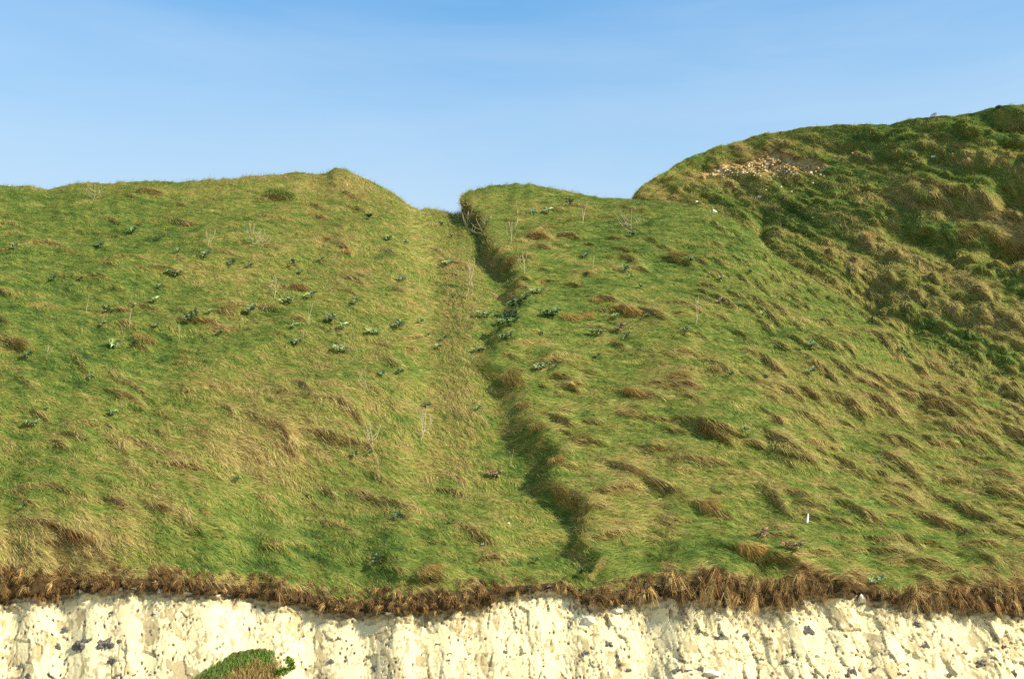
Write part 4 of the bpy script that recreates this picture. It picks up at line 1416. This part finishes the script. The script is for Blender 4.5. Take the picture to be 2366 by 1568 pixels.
FM = []
for k in range(5):
    m_ = rock(600 + k, 0.5, 0.22, (0.30, 0.42, 0.24, 0.55, 0.34)[k], 0.75, 3)
    m_.materials.append(M_FLINT)
    FM.append(m_)
FLINTS = [(189, 1490, 46), (243, 1490, 42), (264, 1526, 30), (151, 1460, 18), (257, 1415, 16), (349, 1457, 14), (439, 1449, 9), (9, 1520, 18), (47, 1541, 13),
          (67, 1562, 22), (346, 1558, 14), (269, 1562, 16), (307, 1560, 14), (120, 1434, 9), (133, 1434, 9), (87, 1434, 9), (340, 1408, 8), (68, 1477, 9),
          (130, 1497, 18), (275, 1480, 16), (112, 1563, 12), (1722, 1470, 20), (1662, 1473, 18), (1868, 1460, 22), (1917, 1452, 14), (2060, 1459, 12),
          (1757, 1525, 18), (1818, 1529, 22), (1867, 1528, 9), (1982, 1501, 12), (2001, 1519, 11), (1565, 1548, 22), (1590, 1548, 18), (1618, 1547, 14),
          (1881, 1557, 16), (1913, 1560, 22), (1964, 1552, 24), (2018, 1546, 28), (2097, 1535, 9), (2118, 1442, 22), (2077, 1556, 12), (2046, 1533, 8),
          (1836, 1508, 12), (2138, 1493, 16), (2290, 1500, 20), (2268, 1533, 24), (2228, 1508, 14), (2323, 1493, 18), (782, 1478, 12), (765, 1528, 22),
          (867, 1546, 22), (1037, 1510, 12), (1012, 1488, 12), (1165, 1508, 12), (605, 1408, 10), (1403, 1488, 22), (1353, 1508, 18), (1303, 1518, 14),
          (1453, 1550, 14), (1368, 1495, 12), (1248, 1560, 12), (935, 1500, 8), (1080, 1555, 9), (700, 1470, 9), (1520, 1500, 10), (2190, 1560, 18), (2340, 1555, 20),
          (1170, 1540, 10), (980, 1450, 8), (560, 1440, 8), (500, 1470, 9)]
for k, (px, py, wpx) in enumerate(FLINTS):
    p, nr, zz, nm = at(px, py, 'cliff')
    s_ = wpx * zz / FPX * (1.0 if px < 1100 else 1.05)
    o = bpy.data.objects.new("flint", FM[k % 5])
    col.objects.link(o)
    o.parent = cliff
    o.matrix_world = Matrix.Translation(Vector((float(p[0]), float(p[1]) + 0.02, float(p[2])))) @ Matrix.Rotation(R((k * 53) % 70 - 35), 4, 'Y') @ Matrix.Scale(s_, 4)

# rubble spilling from the bare scar on the hill
bag = Bag()
g_ = np.random.default_rng(91)
for k in range(360):
    px = g_.triangular(1610, 1760, 1925)
    cyc = float(scar_c(px))
    py = cyc + g_.normal(4, 3 + 0.35 * float(scar(px))) + (g_.exponential(14) if k % 4 == 0 else 0)
    p, nr, zz, nm = at(px, py, 'hill')
    r0 = g_.uniform(0.018, 0.055) * (1.0 if g_.uniform() < 0.9 else 1.7)
    cv_ = r0 * np.array([[-1, -1, -1], [1, -1, -1], [1, 1, -1], [-1, 1, -1], [-.8, -.8, .8], [.8, -.8, .8], [.8, .8, .8], [-.8, .8, .8]]) * g_.uniform(0.5, 1.3, (8, 3))
    an = g_.uniform(0, 6.28)
    cv_ = cv_ @ np.array([[math.cos(an), math.sin(an), 0], [-math.sin(an), math.cos(an), 0], [0, 0, 1]])
    t_c = g_.uniform(0, 1) ** 2.0
    bag.add(cv_ + p + nr * r0 * 0.5, [(0, 3, 2, 1), (4, 5, 6, 7), (0, 1, 5, 4), (1, 2, 6, 5), (2, 3, 7, 6), (3, 0, 4, 7)],
            np.array([0.74, 0.68, 0.54]) * t_c + np.array([0.38, 0.22, 0.08]) * (1 - t_c))
tag(link("chalk_rubble", bag.mesh("chalk_rubble", M_TURF)), "loose chalk rubble and soil in the bare scar near the top of the hill", "rubble", kind='stuff')

# ------------------------------------------------------------------ turf clump on a ledge of the cliff
tx_ = np.linspace(428, 652, 40)
ttop = table([(428, 1568), (450, 1556), (480, 1541), (520, 1518), (545, 1504), (575, 1500), (600, 1497), (630, 1500), (645, 1504), (652, 1520)])(tx_)
tk = np.linspace(0, 1, 26)
cyl = []
cY = np.array([at(x, min(y + 4, 1590), 'cliff')[0][1] for x, y in zip(tx_, ttop)])
cY = gsmooth(cY, 1, 4)
prof = np.sin(np.clip((tx_ - 424) / (656 - 424), 0, 1) * math.pi) ** 0.5
for t in tk:
    py_ = ttop + 4 * perlin(tx_ / 9.0, tx_ * 0 + 0.4) * (1 - t) + (1650 - ttop) * t
    Yr = cY + 0.10 - prof * (0.10 + 0.45 * math.sin(min(t * 1.25, 1) * math.pi * 0.5)) + 0.03 * perlin(tx_ / 9.0, tx_ * 0 + t * 8)
    cyl.append(unproj(tx_, py_, Yr))
MP = np.array(cyl)[::-1]
base_p = MP[0, 20]
root = link("turf_clump", None, loc=Vector(base_p.tolist()))
tag(root, "turf clump low on the chalk face, green on top and brown below", "turf clump")
MN = grid_normals(MP)
ml = mesh_from("mound", (MP - base_p).reshape(-1, 3), grid_quads(*MP.shape[:2]), M_TURF, np.broadcast_to(np.array([0.10, 0.075, 0.03]), (MP.shape[0] * MP.shape[1], 3)), True)
link("mound", ml, root)
rowt = np.broadcast_to(np.linspace(1, 0, 26)[:, None], MP.shape[:2])
mpx, mpy, _ = project(MP)
split = 0.25 + 0.10 * perlin(mpx / 30.0, mpx * 0) + 0.30 * sstep(560, 440, mpx) - 0.06 * sstep(560, 640, mpx)
for nm_, msk, cols in (("grass_cover", rowt < split, (C_GREEN * 0.9, C_LIME)), ("dead_grass", rowt >= split - 0.06, (C_TAN, C_STRAW * 0.8))):
    wgt = cell_area(MP) * 2600.0 * msk[:-1, :-1]
    n_ = int(wgt.sum())
    i, j, fi, fj = sample(MP, wgt, n_)
    p = bil(MP, i, j, fi, fj)
    nn = unit(bil(MN, i, j, fi, fj))
    lk = perlin(p[:, 0] / 0.12, p[:, 2] / 0.12, 9)
    d = unit(np.stack([0.35 * lk + rng.normal(0.15, 0.35, n_), -0.3 + 0 * lk, -1 + rng.normal(0, 0.3, n_)], -1))
    t = rng.uniform(0, 1, n_)[:, None]
    c = (cols[0] * t + cols[1] * (1 - t)) * np.exp(rng.normal(0, 0.25, n_) + 0.35 * lk)[:, None]
    v, q, cc = blades(p, nn, d, rng.uniform(0.05, 0.22, n_) * (1 + 0.5 * lk), rng.uniform(0.006, 0.012, n_), np.clip(rng.normal(0.6, 0.4, n_), 0, 1.8), rng.uniform(0.05, 0.3, n_), c, "", None)
    link(nm_, mesh_from(nm_, v - base_p, q, M_GRASS, cc), root)

# small green plant to the right of it
bag = Bag()
g_ = np.random.default_rng(77)
pc, _, zz, _ = at(662, 1540, 'cliff')
for (cx_, cy_, r_) in ((641, 1548, 9), (650, 1551, 8), (658, 1547, 8), (667, 1545, 9), (675, 1541, 9), (678, 1533, 8), (674, 1526, 7), (666, 1522, 6), (640, 1556, 7)):
    p, _, zz, _ = at(cx_, cy_, 'cliff')
    for k in range(26):
        o_ = g_.normal(0, r_ * zz / FPX * 0.45, 3)
        b0 = p + o_ + np.array([0, -0.06, 0])
        d1 = unit(g_.normal(0, 1, 3)) * 0.07
        d2 = unit(np.cross(d1, g_.normal(0, 1, 3))) * 0.024
        bag.add(np.array([b0 - d2, b0 + d2, b0 + d1 + d2 * 0.4, b0 + d1 - d2 * 0.4]) - pc, [(0, 1, 2, 3)], C_GREEN * math.exp(g_.normal(0, 0.3)) * np.array([1.1, 1.0, 0.6]))
o = link("cliff_plant", bag.mesh("cliff_plant", M_CAB), loc=Vector(pc.tolist()))
tag(o, "small bright green creeping plant on bare chalk right of the turf clump", "cliff plant")

# ------------------------------------------------------------------ white stake and dark stone
p, nr, zz, nm = at(1865, 1206)
bag = Bag()
s_ = np.linspace(0, 1, 7)
prof_ = np.array([0.022, 0.030, 0.033, 0.031, 0.026, 0.018, 0.006])
pts = np.stack([0.045 * s_, 0 * s_, 0.27 * s_ - 0.06], -1)
for a_i in range(6):
    pass
v = []
for k in range(7):
    for a_i in range(8):
        an = a_i / 8 * 2 * math.pi
        v.append(pts[k] + np.array([math.cos(an) * prof_[k], math.sin(an) * prof_[k] * 0.5, 0]))
q = [(k * 8 + a_i, k * 8 + (a_i + 1) % 8, (k + 1) * 8 + (a_i + 1) % 8, (k + 1) * 8 + a_i) for k in range(6) for a_i in range(8)]
q.append((55, 54, 53, 52)); q.append((55, 52, 49, 48)); q.append((52, 51, 50, 49))
bag.add(np.array(v), q, (0.8, 0.8, 0.75))
tag(link("white_stake", bag.mesh("white_stake", M_WHITE, True), mtx=Matrix.Translation(Vector((p + nr * 0.08).tolist()))),
    "short white pointed stake leaning in the grass low on the right slope", "stake")
p, nr, zz, nm = at(2307, 252)
m_ = rock(700, 0.13, 0.11, 0.10, 0.3, 5)
m_.materials.append(M_DARK)
tag(link("dark_stone", m_, mtx=Matrix.Translation(Vector((p + np.array([0, 0, 0.12])).tolist()))), "small black stone standing on the crest of the hill against the sky", "stone")
